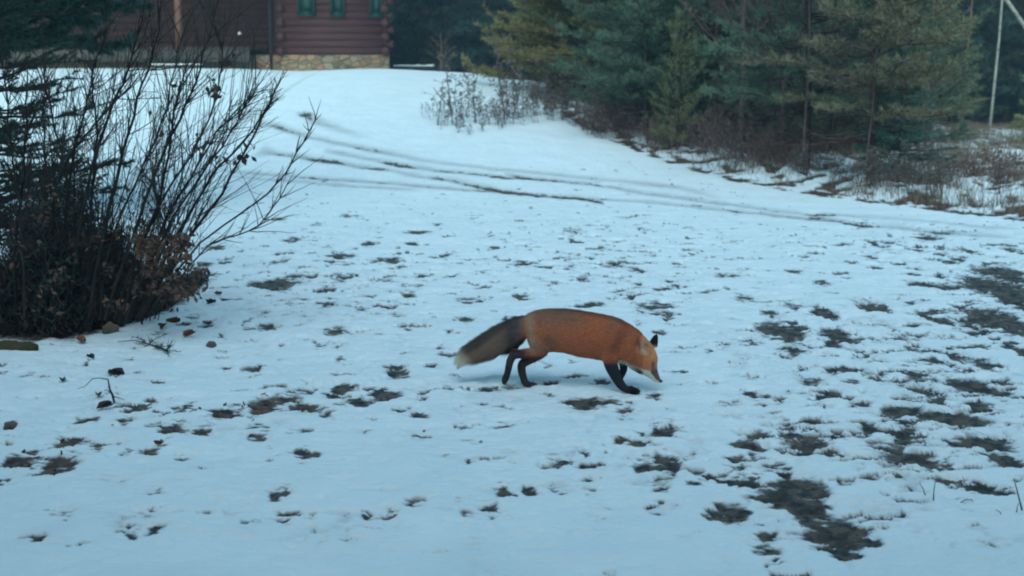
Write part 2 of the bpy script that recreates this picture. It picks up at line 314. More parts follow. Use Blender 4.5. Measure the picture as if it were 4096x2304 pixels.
# forest floor under the trees, almost free of snow
fl = np.maximum(smooth((GY - 36.5 - .6 * fbm(GX * .5, GY * .5, 3)) / 2.5) , smooth((np.hypot(GX, GY) - 60) / 10)) * np.where(GX < 1.2, smooth((GY - 46) / 2), 1)
bare = np.maximum(bare, fl * 1.1)
under = np.exp(-(((px - 230) / 395) ** 2 + ((py - 1180 + .12 * (px - 300)) / 150) ** 2) ** 2) * (GY < 12)
bare = np.maximum(bare, np.clip(under * 1.7 + under * n1 * .6, 0, 1.2))
grain = fbm(GX * 10, GY * 40, 2)
msk = np.maximum(smooth((bare + .16 * grain - .25) / .36), np.clip(groove * .85 * (.6 + .4 * brk), 0, .6))
msk = np.maximum(msk, np.clip(faint * .75, 0, .26))           # 0 snow, 1 bare; faint tints thin snow and paints dimple shade
depth = .013 + .004 * fbm(GX * 1.1, GY * 1.1, 2)
bump = .008 * fbm(GX * 1.9, GY * 1.9, 2) + .003 * fbm(GX * 9, GY * 9, 3) + rel * (.006 + .014 * np.clip(dens, 0, 1)) * (R < 30)
lump = smooth((GX - verge_x(GY) - .2) / .5) * (GY > 11) * (GY < 36) * .05 * np.abs(fbm(GX * 1.8, GY * 1.8, 3))
Z = H + (bump + lump) * (1 - .6 * msk) - depth * smooth((bare + faint * .6 + .02) / .62) * np.where(vm > .3, 1.4, 1) - .02 * groove
n4 = fbm(GX * 5.5 + 7, GY * 7.5, 3); Z = Z - .011 * smooth((n4 - .12) / .45) * (R < 26) * np.clip(.35 + dens, 0, 1)
Z = Z + msk * .006 * fbm(GX * 45, GY * 45, 2) * (GY < 15)
# level the snow where the fox stands
nr, nc = GX.shape
V = np.stack([GX, GY, Z], -1).reshape(-1, 3)
ii, jj = np.meshgrid(np.arange(nr - 1), np.arange(nc - 1), indexing='ij')
fq = np.stack([ii * nc + jj, ii * nc + jj + 1, (ii + 1) * nc + jj + 1, (ii + 1) * nc + jj], -1).reshape(-1, 4)
leaf_l = np.exp(-((px - 250) / 330) ** 2 - ((py - 1760) / 170) ** 2) + .7 * np.exp(-((px - 1000) / 300) ** 2 - ((py - 1620) / 90) ** 2)
litter = np.clip(leaf_l * .9 + smooth((GX - verge_x(GY)) / .3) * (GY > 12) + under + fl, 0, 1)
gm = bpy.data.materials.new('snow_ground'); gm.use_nodes = True
t = gm.node_tree; N = t.nodes; L = t.links; p = N['Principled BSDF']
att = N.new('ShaderNodeAttribute'); att.attribute_name = 'Col'; sep = N.new('ShaderNodeSeparateColor'); L.new(att.outputs['Color'], sep.inputs[0])
tc = N.new('ShaderNodeTexCoord')
def nz(scale, detail=5, off=0):
    n = N.new('ShaderNodeTexNoise'); n.inputs['Scale'].default_value = scale; n.inputs['Detail'].default_value = detail; L.new(tc.outputs['Object'], n.inputs['Vector']); return n
def rampn(fac, stops):
    r = N.new('ShaderNodeValToRGB'); L.new(fac, r.inputs[0]); e = r.color_ramp.elements
    e[0].position = stops[0][0]; e[0].color = (*stops[0][1], 1); e[1].position = stops[-1][0]; e[1].color = (*stops[-1][1], 1)
    for q, c in stops[1:-1]: k = e.new(q); k.color = (*c, 1)
    return r
def mixc(f, a, b):
    x = N.new('ShaderNodeMix'); x.data_type = 'RGBA'
    if isinstance(f, float): x.inputs['Factor'].default_value = f
    else: L.new(f, x.inputs['Factor'])
    L.new(a, x.inputs['A']); L.new(b, x.inputs['B']); return x.outputs['Result']
dirt = rampn(nz(17, 9).outputs[0], [(.32, (.028, .028, .030)), (.48, (.062, .055, .052)), (.58, (.13, .10, .08)), (.7, (.10, .09, .068))])
leaf = rampn(nz(17, 8).outputs[0], [(.3, (.045, .032, .03)), (.5, (.11, .062, .048)), (.65, (.17, .095, .06)), (.8, (.22, .15, .1))])
snow = rampn(nz(2.3, 6).outputs[0], [(.3, (.76, .80, .82)), (.7, (.84, .87, .885))])
bc = mixc(sep.outputs[1], dirt.outputs[0], leaf.outputs[0]); fc = mixc(sep.outputs[0], snow.outputs[0], bc)
L.new(fc, p.inputs['Base Color']); p.inputs['Roughness'].default_value = .72; p.inputs['Specular IOR Level'].default_value = .2
b1 = N.new('ShaderNodeBump'); b1.inputs['Strength'].default_value = .5; b1.inputs['Distance'].default_value = .010; L.new(nz(42, 6).outputs[0], b1.inputs['Height']); L.new(b1.outputs[0], p.inputs['Normal'])
g_ = MB(); cc = np.stack([msk, litter, np.zeros_like(msk)], -1).reshape(-1, 3); g_.add(V, fq[:, ::-1], cc)
ground = g_.build('ground', gm, smooth_=True); tag(ground, kind='structure')
def gz(x, y):
    r = math.hypot(x, y); a = math.degrees(math.atan2(x, y))
    j = int(np.clip(np.searchsorted(ang, a), 1, nc - 1)); i = int(np.clip(np.searchsorted(rr, r), 1, nr - 1)); return float(max(Z[i, j], Z[i - 1, j - 1]))
def onG(px, py): q = G(px, py); q.z = gz(q.x, q.y); return q

# dry grass in the thawed patches (nobody could count it)
def gscatter(n, cond, hmin, hmax, wd, cols, name, label, lean=.6, seed=1, weight=None):
    rg = np.random.default_rng(seed)
    idx = np.flatnonzero((cond & inview & (R > 2.7)).ravel())
    # area weighting, so that density is even over the ground
    dr = np.gradient(rr)[:, None] * R; wt = (dr if weight is None else dr * weight).ravel()[idx]
    k = rg.choice(idx, size=n, p=wt / wt.sum())
    b = V[k] + np.stack([rg.normal(0, .012, n), rg.normal(0, .02, n), np.full(n, -.004)], 1)
    h = rg.uniform(hmin, hmax, n)
    d = np.stack([rg.normal(0, lean, n), rg.normal(0, lean, n), np.ones(n)], 1); d = d / np.linalg.norm(d, axis=1, keepdims=True) * h[:, None]
    cols = np.array(cols); c = cols[rg.integers(0, len(cols), n)] * rg.uniform(.7, 1.25, (n, 1))
    m = MB(); m.blades(b, d, wd, c=c); o = m.build(name, M_LEAF); return tag(o, label, 'grass', kind='stuff')
gscatter(12000, (msk > .8) & (GY < 14) & (litter < .5),   .002, .008, .004, [(.10, .09, .05), (.07, .075, .035), (.16, .12, .07), (.06, .05, .04)], 'thawed_grass', 'short dull grass showing through thawed snow patches', lean=1.8, weight=1 / np.maximum(R, 3) ** 1.5)
gscatter(42000, (GX > verge_x(GY) + .15) & (GY > 12) & (GY < 38), .06, .40, .008, [(.20, .13, .09), (.27, .19, .13), (.13, .09, .08), (.30, .23, .17)], 'verge_grass', 'dry tan grass standing in the snow along the verge', lean=.35, seed=5, weight=np.clip(.15 + fbm(GX * .8, GY * .8 + 30, 3), .02, 1.5))

rgl = np.random.default_rng(91)
wl = (np.clip(leaf_l, 0, 1) * .9 + 3 * edge * (GX > 1) + .06 * (msk > .6) * (GY < 9)) * (msk > .35) * inview * (R > 3) * (GY < 30) * (np.gradient(rr)[:, None] * R)
kl = rgl.choice(np.arange(wl.size), 2600, p=(wl / wl.sum()).ravel()); bl = V[kl] + np.stack([rgl.normal(0, .03, 2600), rgl.normal(0, .04, 2600), np.full(2600, .006)], 1)
dl = rgl.normal(0, 1, (2600, 3)) * [1, 1, .35]; dl /= np.linalg.norm(dl, axis=1, keepdims=True); sl_ = np.cross(dl, rgl.normal(0, .3, (2600, 3)) + [0, 0, 1]); sl_ /= np.linalg.norm(sl_, axis=1, keepdims=True)
sz = rgl.uniform(.018, .042, (2600, 1)); m = MB(); m.leaves(bl, dl * sz, sl_ * sz * .32, c=np.array([(.16, .07, .05), (.11, .06, .05), (.20, .12, .08), (.08, .05, .045)])[rgl.integers(0, 4, 2600)] * rgl.uniform(.7, 1.2, (2600, 1)))
tag(m.build('leaf_litter', M_LEAF), 'brown leaf litter scattered in thawed patches and along the verge', 'leaf litter', kind='stuff')

# ------------------------------------------------------------------ log cabin
YW = 36.0
def X_at(px, Y): return P(px, 270, Y).x
def Z_at(py, Y): return P(2048, py, Y).z
x0, x1 = X_at(1104, YW), X_at(1552, YW)
zf, zb = Z_at(219, YW), Z_at(300, YW)
cab = empty('log_cabin', (x1, YW, 1.9), 'red brown log cabin on stone footing at the top of the snowy rise', 'cabin')
def cab_part(mb, name, m, par=None, sm=False):
    o = mb.build(name, m, None, smooth_=sm, origin=(x1, YW, 1.9)); o.parent = par or cab; return o
def logwall(xa, xb, Y, z0, z1, step=.2, r=.115):
    m = MB(); z = z0 + step / 2
    while z < z1: m.tube([(xa, Y + .115, z), ((xa + xb) / 2, Y + .115, z), (xb, Y + .115, z)], .14, 18); z += step
    return m
ztop = 5.0
m = logwall(x0, x1, YW, zf, ztop); cab_part(m, 'log_wall', M_LOG, sm=True)
for xx in (x0 + .16, x1 - .06):                       # crossing log ends on both corners
    m = MB(); z = zf + .1; k = 0; m.tube([(xx, YW + .04, zf + .03), (xx, YW + .04, 3.5), (xx, YW + .04, ztop)], .07, 8)
    while z < ztop:
        if k % 2 == 0: m.tube([(xx, YW - .14, z), (xx, YW + .1, z)], .115, 12)
        elif xx > x0 + 1: m.tube([(x1 - .05, YW + .09, z), (x1 + .16, YW + .09, z)], .10, 12)
        z += .2; k += 1
    cab_part(m, 'corner_log_ends', M_LOG, sm=True)
m = MB(); z = zf + .1
while z < ztop: m.tube([(x1 - .13, YW + .1, z), ((x1 - .13) * 44 / 36 - .2, YW + 8, z)], .115, 12); z += .2
cab_part(m, 'side_log_wall', M_LOG, sm=True)
# stone footing
ms = bpy.data.materials.new('fieldstone'); ms.use_nodes = True; t = ms.node_tree; N = t.nodes; L = t.links; p = N['Principled BSDF']
tc = N.new('ShaderNodeTexCoord'); mp = N.new('ShaderNodeMapping'); mp.inputs['Scale'].default_value = (3.3, 3.3, 4.6); L.new(tc.outputs['Object'], mp.inputs[0])
vo = N.new('ShaderNodeTexVoronoi'); vo.inputs['Scale'].default_value = 1.3; L.new(mp.outputs[0], vo.inputs['Vector'])
ve = N.new('ShaderNodeTexVoronoi'); ve.feature = 'DISTANCE_TO_EDGE'; ve.inputs['Scale'].default_value = 1.3; L.new(mp.outputs[0], ve.inputs['Vector'])
sp_ = N.new('ShaderNodeSeparateColor'); L.new(vo.outputs['Color'], sp_.inputs[0])
rp = rampn(sp_.outputs[0], [(0, (.30, .20, .13)), (.3, (.50, .37, .22)), (.55, (.52, .25, .16)), (.8, (.42, .34, .24)), (1, (.12, .09, .07))])
rm = rampn(ve.outputs[0], [(0.02, (.40, .36, .30)), (.06, (1, 1, 1))])
mx = N.new('ShaderNodeMix'); mx.data_type = 'RGBA'; L.new(rp.outputs[0], mx.inputs['B']); mx.inputs['A'].default_value = (.30, .27, .22, 1)
r2 = N.new('ShaderNodeMapRange'); r2.inputs[1].default_value = .02; r2.inputs[2].default_value = .07; L.new(ve.outputs[0], r2.inputs[0]); L.new(r2.outputs[0], mx.inputs['Factor'])
dm = N.new('ShaderNodeMix'); dm.data_type = 'RGBA'; dm.blend_type = 'MULTIPLY'; dm.inputs['Factor'].default_value = 1; dm.inputs['B'].default_value = (.6, .56, .56, 1); L.new(mx.outputs['Result'], dm.inputs['A']); L.new(dm.outputs['Result'], p.inputs['Base Color']); p.inputs['Roughness'].default_value = .9
bb = N.new('ShaderNodeBump'); bb.inputs['Distance'].default_value = .04; L.new(r2.outputs[0], bb.inputs['Height']); L.new(bb.outputs[0], p.inputs['Normal'])
m = MB(); m.box(X_at(985, YW), x1 + .02, YW - .03, YW + .3, zb - 1, zf - .003); m.add([(x1 - .4, YW + .302, zb - 1), (x1 - .01, YW + .302, zb - 1), (x1 * 44 / 36 - .3, YW + 8, zb - 1), (x1 * 44 / 36 - .7, YW + 8, zb - 1), (x1 - .4, YW + .302, zf - .003), (x1 - .01, YW + .302, zf - .003), (x1 * 44 / 36 - .3, YW + 8, zf - .003), (x1 * 44 / 36 - .7, YW + 8, zf - .003)], [(3, 2, 1, 0), (4, 5, 6, 7), (0, 1, 5, 4), (1, 2, 6, 5), (2, 3, 7, 6), (3, 0, 4, 7)])
cab_part(m, 'stone_footing', ms)
# windows
for (a, b, c_) in ((1198, 1268, 57), (1328, 1386, 59), (1484, 1536, 62)):
    xa, xb = X_at(a, YW), X_at(b, YW); za = Z_at(c_, YW); zt = za + 1.05
    m = MB(); y0, y1 = YW - .10, YW - .03; fw = .07
    m.box(xa, xa + fw, y0, y1, za, zt); m.box(xb - fw, xb, y0, y1, za, zt); m.box(xa + fw, xb - fw, y0, y1, za, za + fw); m.box(xa + fw, xb - fw, y0, y1, zt - fw, zt)
    m.box(xa + fw, xb - fw, y0 + .01, y1, (za + zt) / 2 - .02, (za + zt) / 2 + .02)
    wn = cab_part(m, 'window', M_GREEN)
    m = MB(); m.box(xa + fw, xb - fw, y0 + .045, y1 - .005, za + fw, zt - fw); cab_part(m, 'pane', M_GLASS, wn)
    m = MB(); m.box(xa - .03, xb + .03, y0 - .03, y1, za - .05, za - .003); cab_part(m, 'sill', M_GREEN, wn)
# recessed porch wall, deck, posts and roof
YR = 37.6; XL = X_at(-1500, YR)
m = logwall(XL, x0 + .05, YR, zf - .05, ztop); cab_part(m, 'porch_wall', M_LOG, sm=True)
m = logwall(x0 - .1, x0 + .05, YW, zf, ztop)
m = MB(); z = zf + .1
while z < ztop: m.tube([(x0 + .12, YW + .1, z), (x0 + .12, YR + .2, z)], .115, 12); z += .2
cab_part(m, 'return_wall', M_LOG, sm=True)
YD = 35.3; zd = Z_at(190, YD); zd0 = Z_at(249, YD); xd1 = X_at(1000, YD); xd0 = X_at(-1400, YD)
m = MB()
m.box(xd0, xd1, YD, YD + .05, zd0, zd - .05)
for k in range(14): m.box(xd0, xd1, YD - .02 + k * .162, YD - .02 + k * .162 + .15, zd - .046, zd)
dk = cab_part(m, 'deck', M_DECK)
m = MB(); m.box(xd0, xd1, YD + .25, YD + .32, zd0 - 1.2, zd0 + .1); cab_part(m, 'skirt_board', M_DECK, dk)
for pxx in (404, 722, -60, -520):
    xx = X_at(pxx, YD + .15); m = MB(); m.tube([(xx, YD + .15, zd + .002), (xx, YD + .15, 3.2), (xx, YD + .15, 4.55)], [.105, .10, .10], 14); cab_part(m, 'porch_post', M_POST, sm=True)
m = MB(); m.box(xd0, x0 + .2, YD, YD + .2, 4.55, 4.75); cab_part(m, 'porch_beam', M_POST)
m = MB()
def slab(pts, th):
    a = np.array(pts, float); b = a + np.array([0, 0, th]); m.add(np.vstack([a, b]), [(3, 2, 1, 0), (4, 5, 6, 7), (0, 1, 5, 4), (1, 2, 6, 5), (2, 3, 7, 6), (3, 0, 4, 7)])
slab([(xd0 - .5, YD - .5, 4.7), (x1 + .5, YD - .5, 4.7), (x1 + .5, 41, 7.1), (xd0 - .5, 41, 7.1)], .12)
slab([(xd0 - .5, 41.003, 7.1), (x1 + .5, 41.003, 7.1), (x1 + .5, 47, 4.7), (xd0 - .5, 47, 4.7)], .12)
rf = cab_part(m, 'roof', M_ROOF)
m = MB(); m.tube([(X_at(1096, YW), YW - .36, 4.7), (X_at(1096, YW), YW - .36, 1.9), (X_at(1096, YW), YW - .36, 1.75)], .045, 10); cab_part(m, 'downspout', M_DARKMETAL, sm=True)
q = P(962, 135, YR); m = MB(); m.box(q.x - .045, q.x + .045, YR - .16, YR - .04, q.z - .035, q.z + .035); m.tube([(q.x, YR - .1, q.z + .035), (q.x, YR - .1, q.z + .07)], .02, 8); cab_part(m, 'wall_light', M_WHITE)
def snow_board(px0, px1, py, Y, label, th=.05):
    a = P(px0, py, Y); b = P(px1, py, Y)
    t_ = empty('board', (a.x, Y, a.z - .1), label, 'board')
    m = MB(); m.box(0, b.x - a.x, -.1, .25, 0, .1 - th / 2); o = m.build('plank', M_DECK, t_)
    m = MB(); n = 14; xs = np.linspace(0, b.x - a.x, n)
    zz = .1 - th / 2 + .002 + th * (.8 + .3 * np.array([perlin(i * .9, 3.3) for i in range(n)]))
    V_ = []; 
    for i in range(n): V_ += [(xs[i], -.11, .077), (xs[i], -.11, zz[i] - .01), (xs[i], .26, zz[i] - .01), (xs[i], .26, .077)]
    f_ = [];
    for i in range(n - 1):
        for j in range(4): f_.append((4 * i + j, 4 * i + (j + 1) % 4, 4 * i + 4 + (j + 1) % 4, 4 * i + 4 + j))
    f_ += [(0, 1, 2, 3), (4 * n - 1, 4 * n - 2, 4 * n - 3, 4 * n - 4)]
    m.add(V_, f_); m.build('snow_cap', M_SNOWLOOSE, t_)
snow_board(600, 800, 256, 34.9, 'snow covered board lying below the porch deck')
snow_board(1575, 1735, 262, 38.5, 'snow covered boards on the ground right of the cabin corner', .09)

# ------------------------------------------------------------------ trees
def conifer_meshes(seed, Ht, r0, base, whorl=.32, nb=5, tw=.11, needle=.09, nn=14, upsweep=.25, nw=.009, droop=0., ragged=.3, dead=0, taper=.85):
    """trunk tube, limbs, needle foliage of one conifer, built at the origin"""
    rg = np.random.default_rng(seed); tr = MB(); lb = MB(); cr = MB()
    k = 9; zz = np.linspace(-.25, Ht, k); bx = np.cumsum(rg.normal(0, .025, k)); by = np.cumsum(rg.normal(0, .025, k)); bx[0] = by[0] = 0
    tr.tube(np.stack([bx, by, zz], 1), np.linspace(.0075 * Ht + .008, .006, k), 8)
    z = base if not dead else min(.5, base); B = []; D = []; Wd = []; C = []
    while z < Ht - .05:
        tt = (z - base) / (Ht - base); cx = np.interp(z, zz, bx); cy = np.interp(z, zz, by)
        isdead = z < base
        rad = r0 * (1 - max(tt, 0)) ** taper + .12
        for i in range(nb if not isdead else max(2, nb - 3)):
            a = rg.uniform(0, 2 * np.pi); Lb = rad * rg.uniform(1 - ragged, 1 + ragged * .6)
            s = np.linspace(0, 1, 6); up = upsweep * (.4 + tt) ; zc = z + rg.uniform(-.1, .1)
            wob = rg.normal(0, .05 * Lb, 6).cumsum() * .4
            pts = np.stack([cx + np.cos(a) * Lb * s - np.sin(a) * wob, cy + np.sin(a) * Lb * s + np.cos(a) * wob, zc + Lb * (up * s ** 1.5 - droop * s + .05 * np.sin(s * 5 + i))], 1)
            lb.tube(pts, np.linspace(.010 + .006 * Lb, .003, 6), 4, cap=False)
            n = max(3, int(Lb / tw))
            if isdead:
                for _ in range(3):
                    q = pts[rg.integers(2, 6)]; d = np.array([np.cos(a + rg.normal(0, .7)), np.sin(a + rg.normal(0, .7)), rg.normal(.1, .3)]) * Lb * .4
                    lb.tube([q, q + d * .6, q + d], [.004, .003, .002], 3, cap=False)
                continue
            for j in range(n):
                sj = .22 + .78 * (j + rg.uniform(0, 1)) / n
                q = np.array([np.interp(sj, s, pts[:, c_]) for c_ in range(3)])
                side = rg.choice([-1, 1]); tl = (.12 + .28 * Lb * (1 - sj * .7)) * rg.uniform(.6, 1.2); aa = a + side * rg.uniform(.5, 1.1)
                dd = np.array([np.cos(aa), np.sin(aa), .15 + up * .6 + rg.normal(0, .15) - droop * .5]); dd /= np.linalg.norm(dd)
                lb.tube([q, q + dd * tl], [.004, .002], 3, cap=False)
                m_ = max(4, int(nn * (tl / .25)))
                sh = rg.uniform(.72, 1.22)
                u = rg.uniform(.1, 1.05, m_)[:, None]; bb_ = q + dd * tl * u
                nd = dd * .75 + rg.normal(0, .55, (m_, 3)); nd /= np.linalg.norm(nd, axis=1, keepdims=True)
                B.append(bb_); D.append(nd * needle * rg.uniform(.7, 1.2, (m_, 1))); C.append(np.ones((m_, 3)) * sh * rg.uniform(.85, 1.15, (m_, 1)))
        z += whorl * rg.uniform(.75, 1.25) * (1 if not isdead else .9)
    # leader
    m_ = nn * 3; u = rg.uniform(0, 1, (m_, 1)); B.append(np.array([bx[-1], by[-1], Ht - .4]) + u * np.array([0, 0, .42])); nd = rg.normal(0, .5, (m_, 3)) + [0, 0, .9]; D.append(nd / np.linalg.norm(nd, axis=1, keepdims=True) * needle * .8); C.append(np.ones((m_, 3)))
    cr.blades(np.vstack(B), np.vstack(D), nw, c=np.vstack(C))
    return tr, lb, cr
PROTO = {}
def proto(key, **kw):
    tr, lb, cr = conifer_meshes(**kw)
    e = bpy.data.objects.new('tree', None)
    parts = [tr.build('trunk', M_BARK, smooth_=True), lb.build('limbs', M_BARK), cr.build('crown', M_NEEDLE)]
    meshes = [p_.data for p_ in parts]
    for p_ in parts: bpy.data.objects.remove(p_)
    PROTO[key] = meshes
def tree(key, name, x, y, scale, rot, col, label, cat, group=None, bark=(1, 1, 1), zs=1., sink=0):
    z = float(hbase(x, y)) - sink
    t_ = empty(name, (x, y, z), label, cat, group); t_.rotation_euler[2] = rot; t_.scale = (scale, scale, scale * zs)
    if name == 'pine_tree': col = (col[0] * .72, col[1] * .74, col[2] * .74)
    for me, nm in zip(PROTO[key], ('trunk', 'limbs', 'crown')):
        o = bpy.data.objects.new(nm, me); COL.objects.link(o); o.parent = t_
        o.color = (*(col if nm == 'crown' else bark), 1)
    return t_
proto('pineA', seed=11, Ht=7.5, r0=1.9, base=.55, whorl=.28, nb=6, tw=.085, needle=.10, nn=44, upsweep=.35, nw=.016, dead=1)
proto('pineB', seed=12, Ht=7.0, r0=1.6, base=.75, whorl=.28, nb=6, tw=.10, needle=.11, nn=40, upsweep=.3, nw=.016, dead=1, ragged=.45)
proto('pineYoung', seed=13, Ht=2.6, r0=.75, base=.15, whorl=.19, nb=6, tw=.06, needle=.075, nn=50, upsweep=.75, nw=.010)
proto('spruceDense', seed=14, Ht=9, r0=2.3, base=.25, whorl=.28, nb=8, tw=.12, needle=.16, nn=24, upsweep=.0, droop=.12, nw=.034, taper=.9)
proto('spruceDense2', seed=24, Ht=9.5, r0=2.1, base=.3, whorl=.30, nb=7, tw=.13, needle=.17, nn=22, upsweep=.1, droop=.05, nw=.036, taper=.8, ragged=.5)
proto('spruceSmall', seed=15, Ht=2.6, r0=.95, base=.1, whorl=.17, nb=6, tw=.07, needle=.06, nn=44, upsweep=.05, droop=.1, nw=.012)
proto('cedarDense', seed=19, Ht=5.2, r0=1.1, base=1.3, whorl=.13, nb=8, tw=.06, needle=.075, nn=90, upsweep=.15, nw=.02, ragged=.4, taper=.5, droop=.05)
proto('cedar', seed=16, Ht=5.2, r0=1.0, base=.6, whorl=.16, nb=6, tw=.07, needle=.055, nn=70, upsweep=.25, nw=.011, ragged=.5, taper=.35)
OLIVE = (.33, .26, .10); GREEN = (.15, .22, .145); BLUEG = (.09, .17, .14); DARK = (.03, .065, .06); YG = (.34, .32, .14); GREY = (.06, .062, .045)
def at(px, Y): return P(px, 700, Y).x * 1.0
def T(key, name, px, Y, s, col, label, cat='pine tree', group=None, bark=(.55, .5, .6), zs=1., rot=None):
    x = (px - 2048) / 4945. * Y / CP * 1.0
    # exact column: choose X so that the base projects to px
    for _ in range(3):
        q, _y = pix(x, Y, float(hbase(x, Y))); x += (px - q) / 4945. * Y
    return tree(key, name, x, Y, s, rot if rot is not None else random.uniform(0, 6.28), col, label, cat, group, bark, zs)
T('pineA', 'pine_tree', 2360, 27.5, 1.15, OLIVE, 'olive golden pine at the edge of the rise, right of the cabin')
T('pineA', 'pine_tree', 2400, 31.5, 1.15, (.32, .27, .12), 'olive green pine just right of the golden pine')
T('pineA', 'pine_tree', 2585, 23.2, .92, GREEN, 'blue green pine with low dark trunk left of the young pine', bark=(.6, .6, .7))
T('pineYoung', 'pine_tree', 2712, 21.8, .62, (.28, .29, .15), 'young yellow green pine with a tall leader shoot', zs=1.45)
T('pineB', 'pine_tree', 3225, 19.0, 1.05, GREEN, 'pine with a thick bare dark trunk at the drive edge', bark=(.5, .42, .45))
T('pineB', 'pine_tree', 3490, 17.4, .95, (.28, .24, .15), 'pine with a slim reddish trunk and grey dead limbs', bark=(.75, .48, .52))
T('spruceSmall', 'spruce_tree', 3610, 17.5, .74, BLUEG, 'small dark spruce with low spreading boughs by the reddish trunk', 'spruce tree')
T('pineB', 'pine_tree', 3405, 25.5, 1.1, (.20, .22, .14), 'pine standing back between the thick and the slim trunks', bark=(.6, .6, .6))
T('pineA', 'pine_tree', 2860, 24.0, 1.0, (.16, .24, .17), 'blue green pine behind the young pine on its right')
T('pineB', 'pine_tree', 3010, 27.5, 1.2, (.28, .27, .15), 'tall grey green pine behind the brown thicket')
T('pineA', 'pine_tree', 3290, 30, 1.15, (.28, .25, .13), 'tall olive pine behind the drive edge pines')
T('pineA', 'pine_tree', 3530, 28, .95, (.25, .25, .14), 'broad grey green pine behind the small spruce')
T('spruceSmall', 'spruce_tree', 4200, 27, 1.0, (.26, .27, .12), 'small olive spruce beside the pale birch at the right edge', 'spruce tree')
T('cedarDense', 'cedar_tree', -70, 13.5, 1.25, (.03, .075, .06), 'dark cedar rising in front of the cabin porch', 'cedar tree', zs=1.15)
T('cedar', 'cedar_tree', -30, 8.6, .66, (.035, .075, .055), 'near cedar with loose fronds behind the bare shrub', 'cedar tree')
T('pineA', 'pine_tree', 2330, 27.8, .8, (.28, .27, .12), 'shorter olive pine in front of the golden pines')
T('pineA', 'pine_tree', 3720, 33, .6, (.22, .22, .13), 'grey green pine left of the thin brown trunk')
for k, (pxx, Y, s_, c_, lab) in enumerate([(2600,26,1.5,(.15,.22,.15),'low blue green pine behind the young pine on its left'),(2890,23.5,1.25,(.2,.22,.15),'bushy low pine among the brambles right of the young pine'),(3070,24,1.5,(.19,.2,.15),'bushy pine behind the brambles midway along the verge'),(3170,22.5,1.1,(.16,.2,.15),'low green pine just left of the thick dark trunk'),(3330,22,1.3,(.22,.22,.14),'bushy pine between the thick and the reddish trunks'),(3430,24,1.6,(.2,.23,.16),'taller bushy pine behind the reddish trunk'),(3560,23,1.2,(.15,.2,.15),'bushy pine right behind the small dark spruce'),(3670,26,1.7,(.2,.23,.15),'loose pine at the right end of the pine row'),(2760,26,1.6,(.2,.24,.15),'bushy pine behind the young pine on its right side'),(2980,22,.9,(.24,.22,.16),'small pale pine in the purple brambles'),(2190,29,1.9,(.31,.25,.10),'golden pine nearest the cabin, boughs reaching left'),(2440,28.5,2.2,(.29,.25,.10),'golden pine behind the verge end, right of the first')]):
    T('pineYoung', 'pine_tree', pxx, Y, s_, c_, lab, 'pine tree')
# unseen tall spruces added behind and beside the viewpoint to shade the near snow
for k, (xx, yy, s_) in enumerate([(-3.2,-3.6,1.35),(3.4,-3.4,1.4),(.2,-6.2,1.5),(-6.5,-.5,1.3),(6.8,-1.2,1.3),(-7.5,4.0,1.1),(-3,-9,1.5),(4,-9,1.5)]):
    tree('spruceDense' if k % 2 else 'spruceDense2', 'spruce_tree', xx, yy, s_, k * 1.3, DARK, 'unseen spruce added to shade the near snow, ' + ['close behind and left of', 'close behind and right of', 'straight behind', 'level with and left of', 'level with and right of', 'ahead and far left of', 'far behind and left of', 'far behind and right of'][k] + ' the viewpoint', 'spruce tree', 'unseen spruces added to shade the near snow', (.6, .55, .55))
# forest behind
far = []
for k, (pxx, Y) in enumerate([(1560,50),(1680,54),(1790,49),(1900,52),(2010,47),(2130,50),(1620,60),(1740,62),(1860,60),(1980,58),(2260,52),(2420,49),(2580,46),(2740,50),(2900,45),(3060,48),(3220,44),(3380,47),(3540,43),(3680,46),(3800,43),(3910,45.5),(4020,43),(4140,45),(4260,42),(3740,52),(3860,53),(3980,52),(4090,51),(4200,54),(2500,58),(2820,58),(3140,57),(3460,56),(4360,48),(4500,45),(-150,52),(200,54),(-500,50),(4620,52),(4760,48)]):
    c = [DARK, (.035, .055, .045), (.05, .055, .035), (.022, .045, .048)][k % 4]
    if pxx < 2100: lab, gp = 'dark spruce in the wood behind the cabin corner', 'dark spruces behind the cabin'
    elif pxx < 3650: lab, gp = 'dark spruce deep behind the pines of the verge', 'dark spruces behind the verge pines'
    else: lab, gp = 'dark spruce in the wood behind the birches', 'dark spruces behind the birches'
    if pxx < 1000: lab, gp = 'dark spruce behind the cabin roof', 'dark spruces behind the cabin roof'
    T('spruceDense' if k % 2 else 'spruceDense2', 'spruce_tree', pxx, Y, random.uniform(1.0, 1.3), c, lab, 'spruce tree', gp, bark=(.6, .55, .55), zs=1.1)

def bare_branch(m, p, d, L_, r, depth, rg, bend=.25, col=None, nside=5, kids=(2, 4), up=.15, kidscale=.62):
    n = 6; pts = [np.array(p, float)]; dd = np.array(d, float); dd /= np.linalg.norm(dd); dirs = [dd.copy()]
    for i in range(n):
        dd = dd + rg.normal(0, bend / n ** .5 * .6, 3) + np.array([0, 0, up / n]); dd /= np.linalg.norm(dd)
        pts.append(pts[-1] + dd * L_ / n); dirs.append(dd.copy())
    m.tube(pts, np.linspace(r, r * (.45 if depth > 0 else .3), n + 1), nside if r > .004 else 3, c=col, cap=False)
    if depth <= 0: return
    for _ in range(rg.integers(*kids) + (1 if depth > 1 else 0)):
        i = rg.integers(1, n + 1); nd = dirs[i] + rg.normal(0, .42, 3); bare_branch(m, pts[i], nd, L_ * kidscale * rg.uniform(.6, 1.1), r * .5, depth - 1, rg, bend, col, nside, kids, up, kidscale)
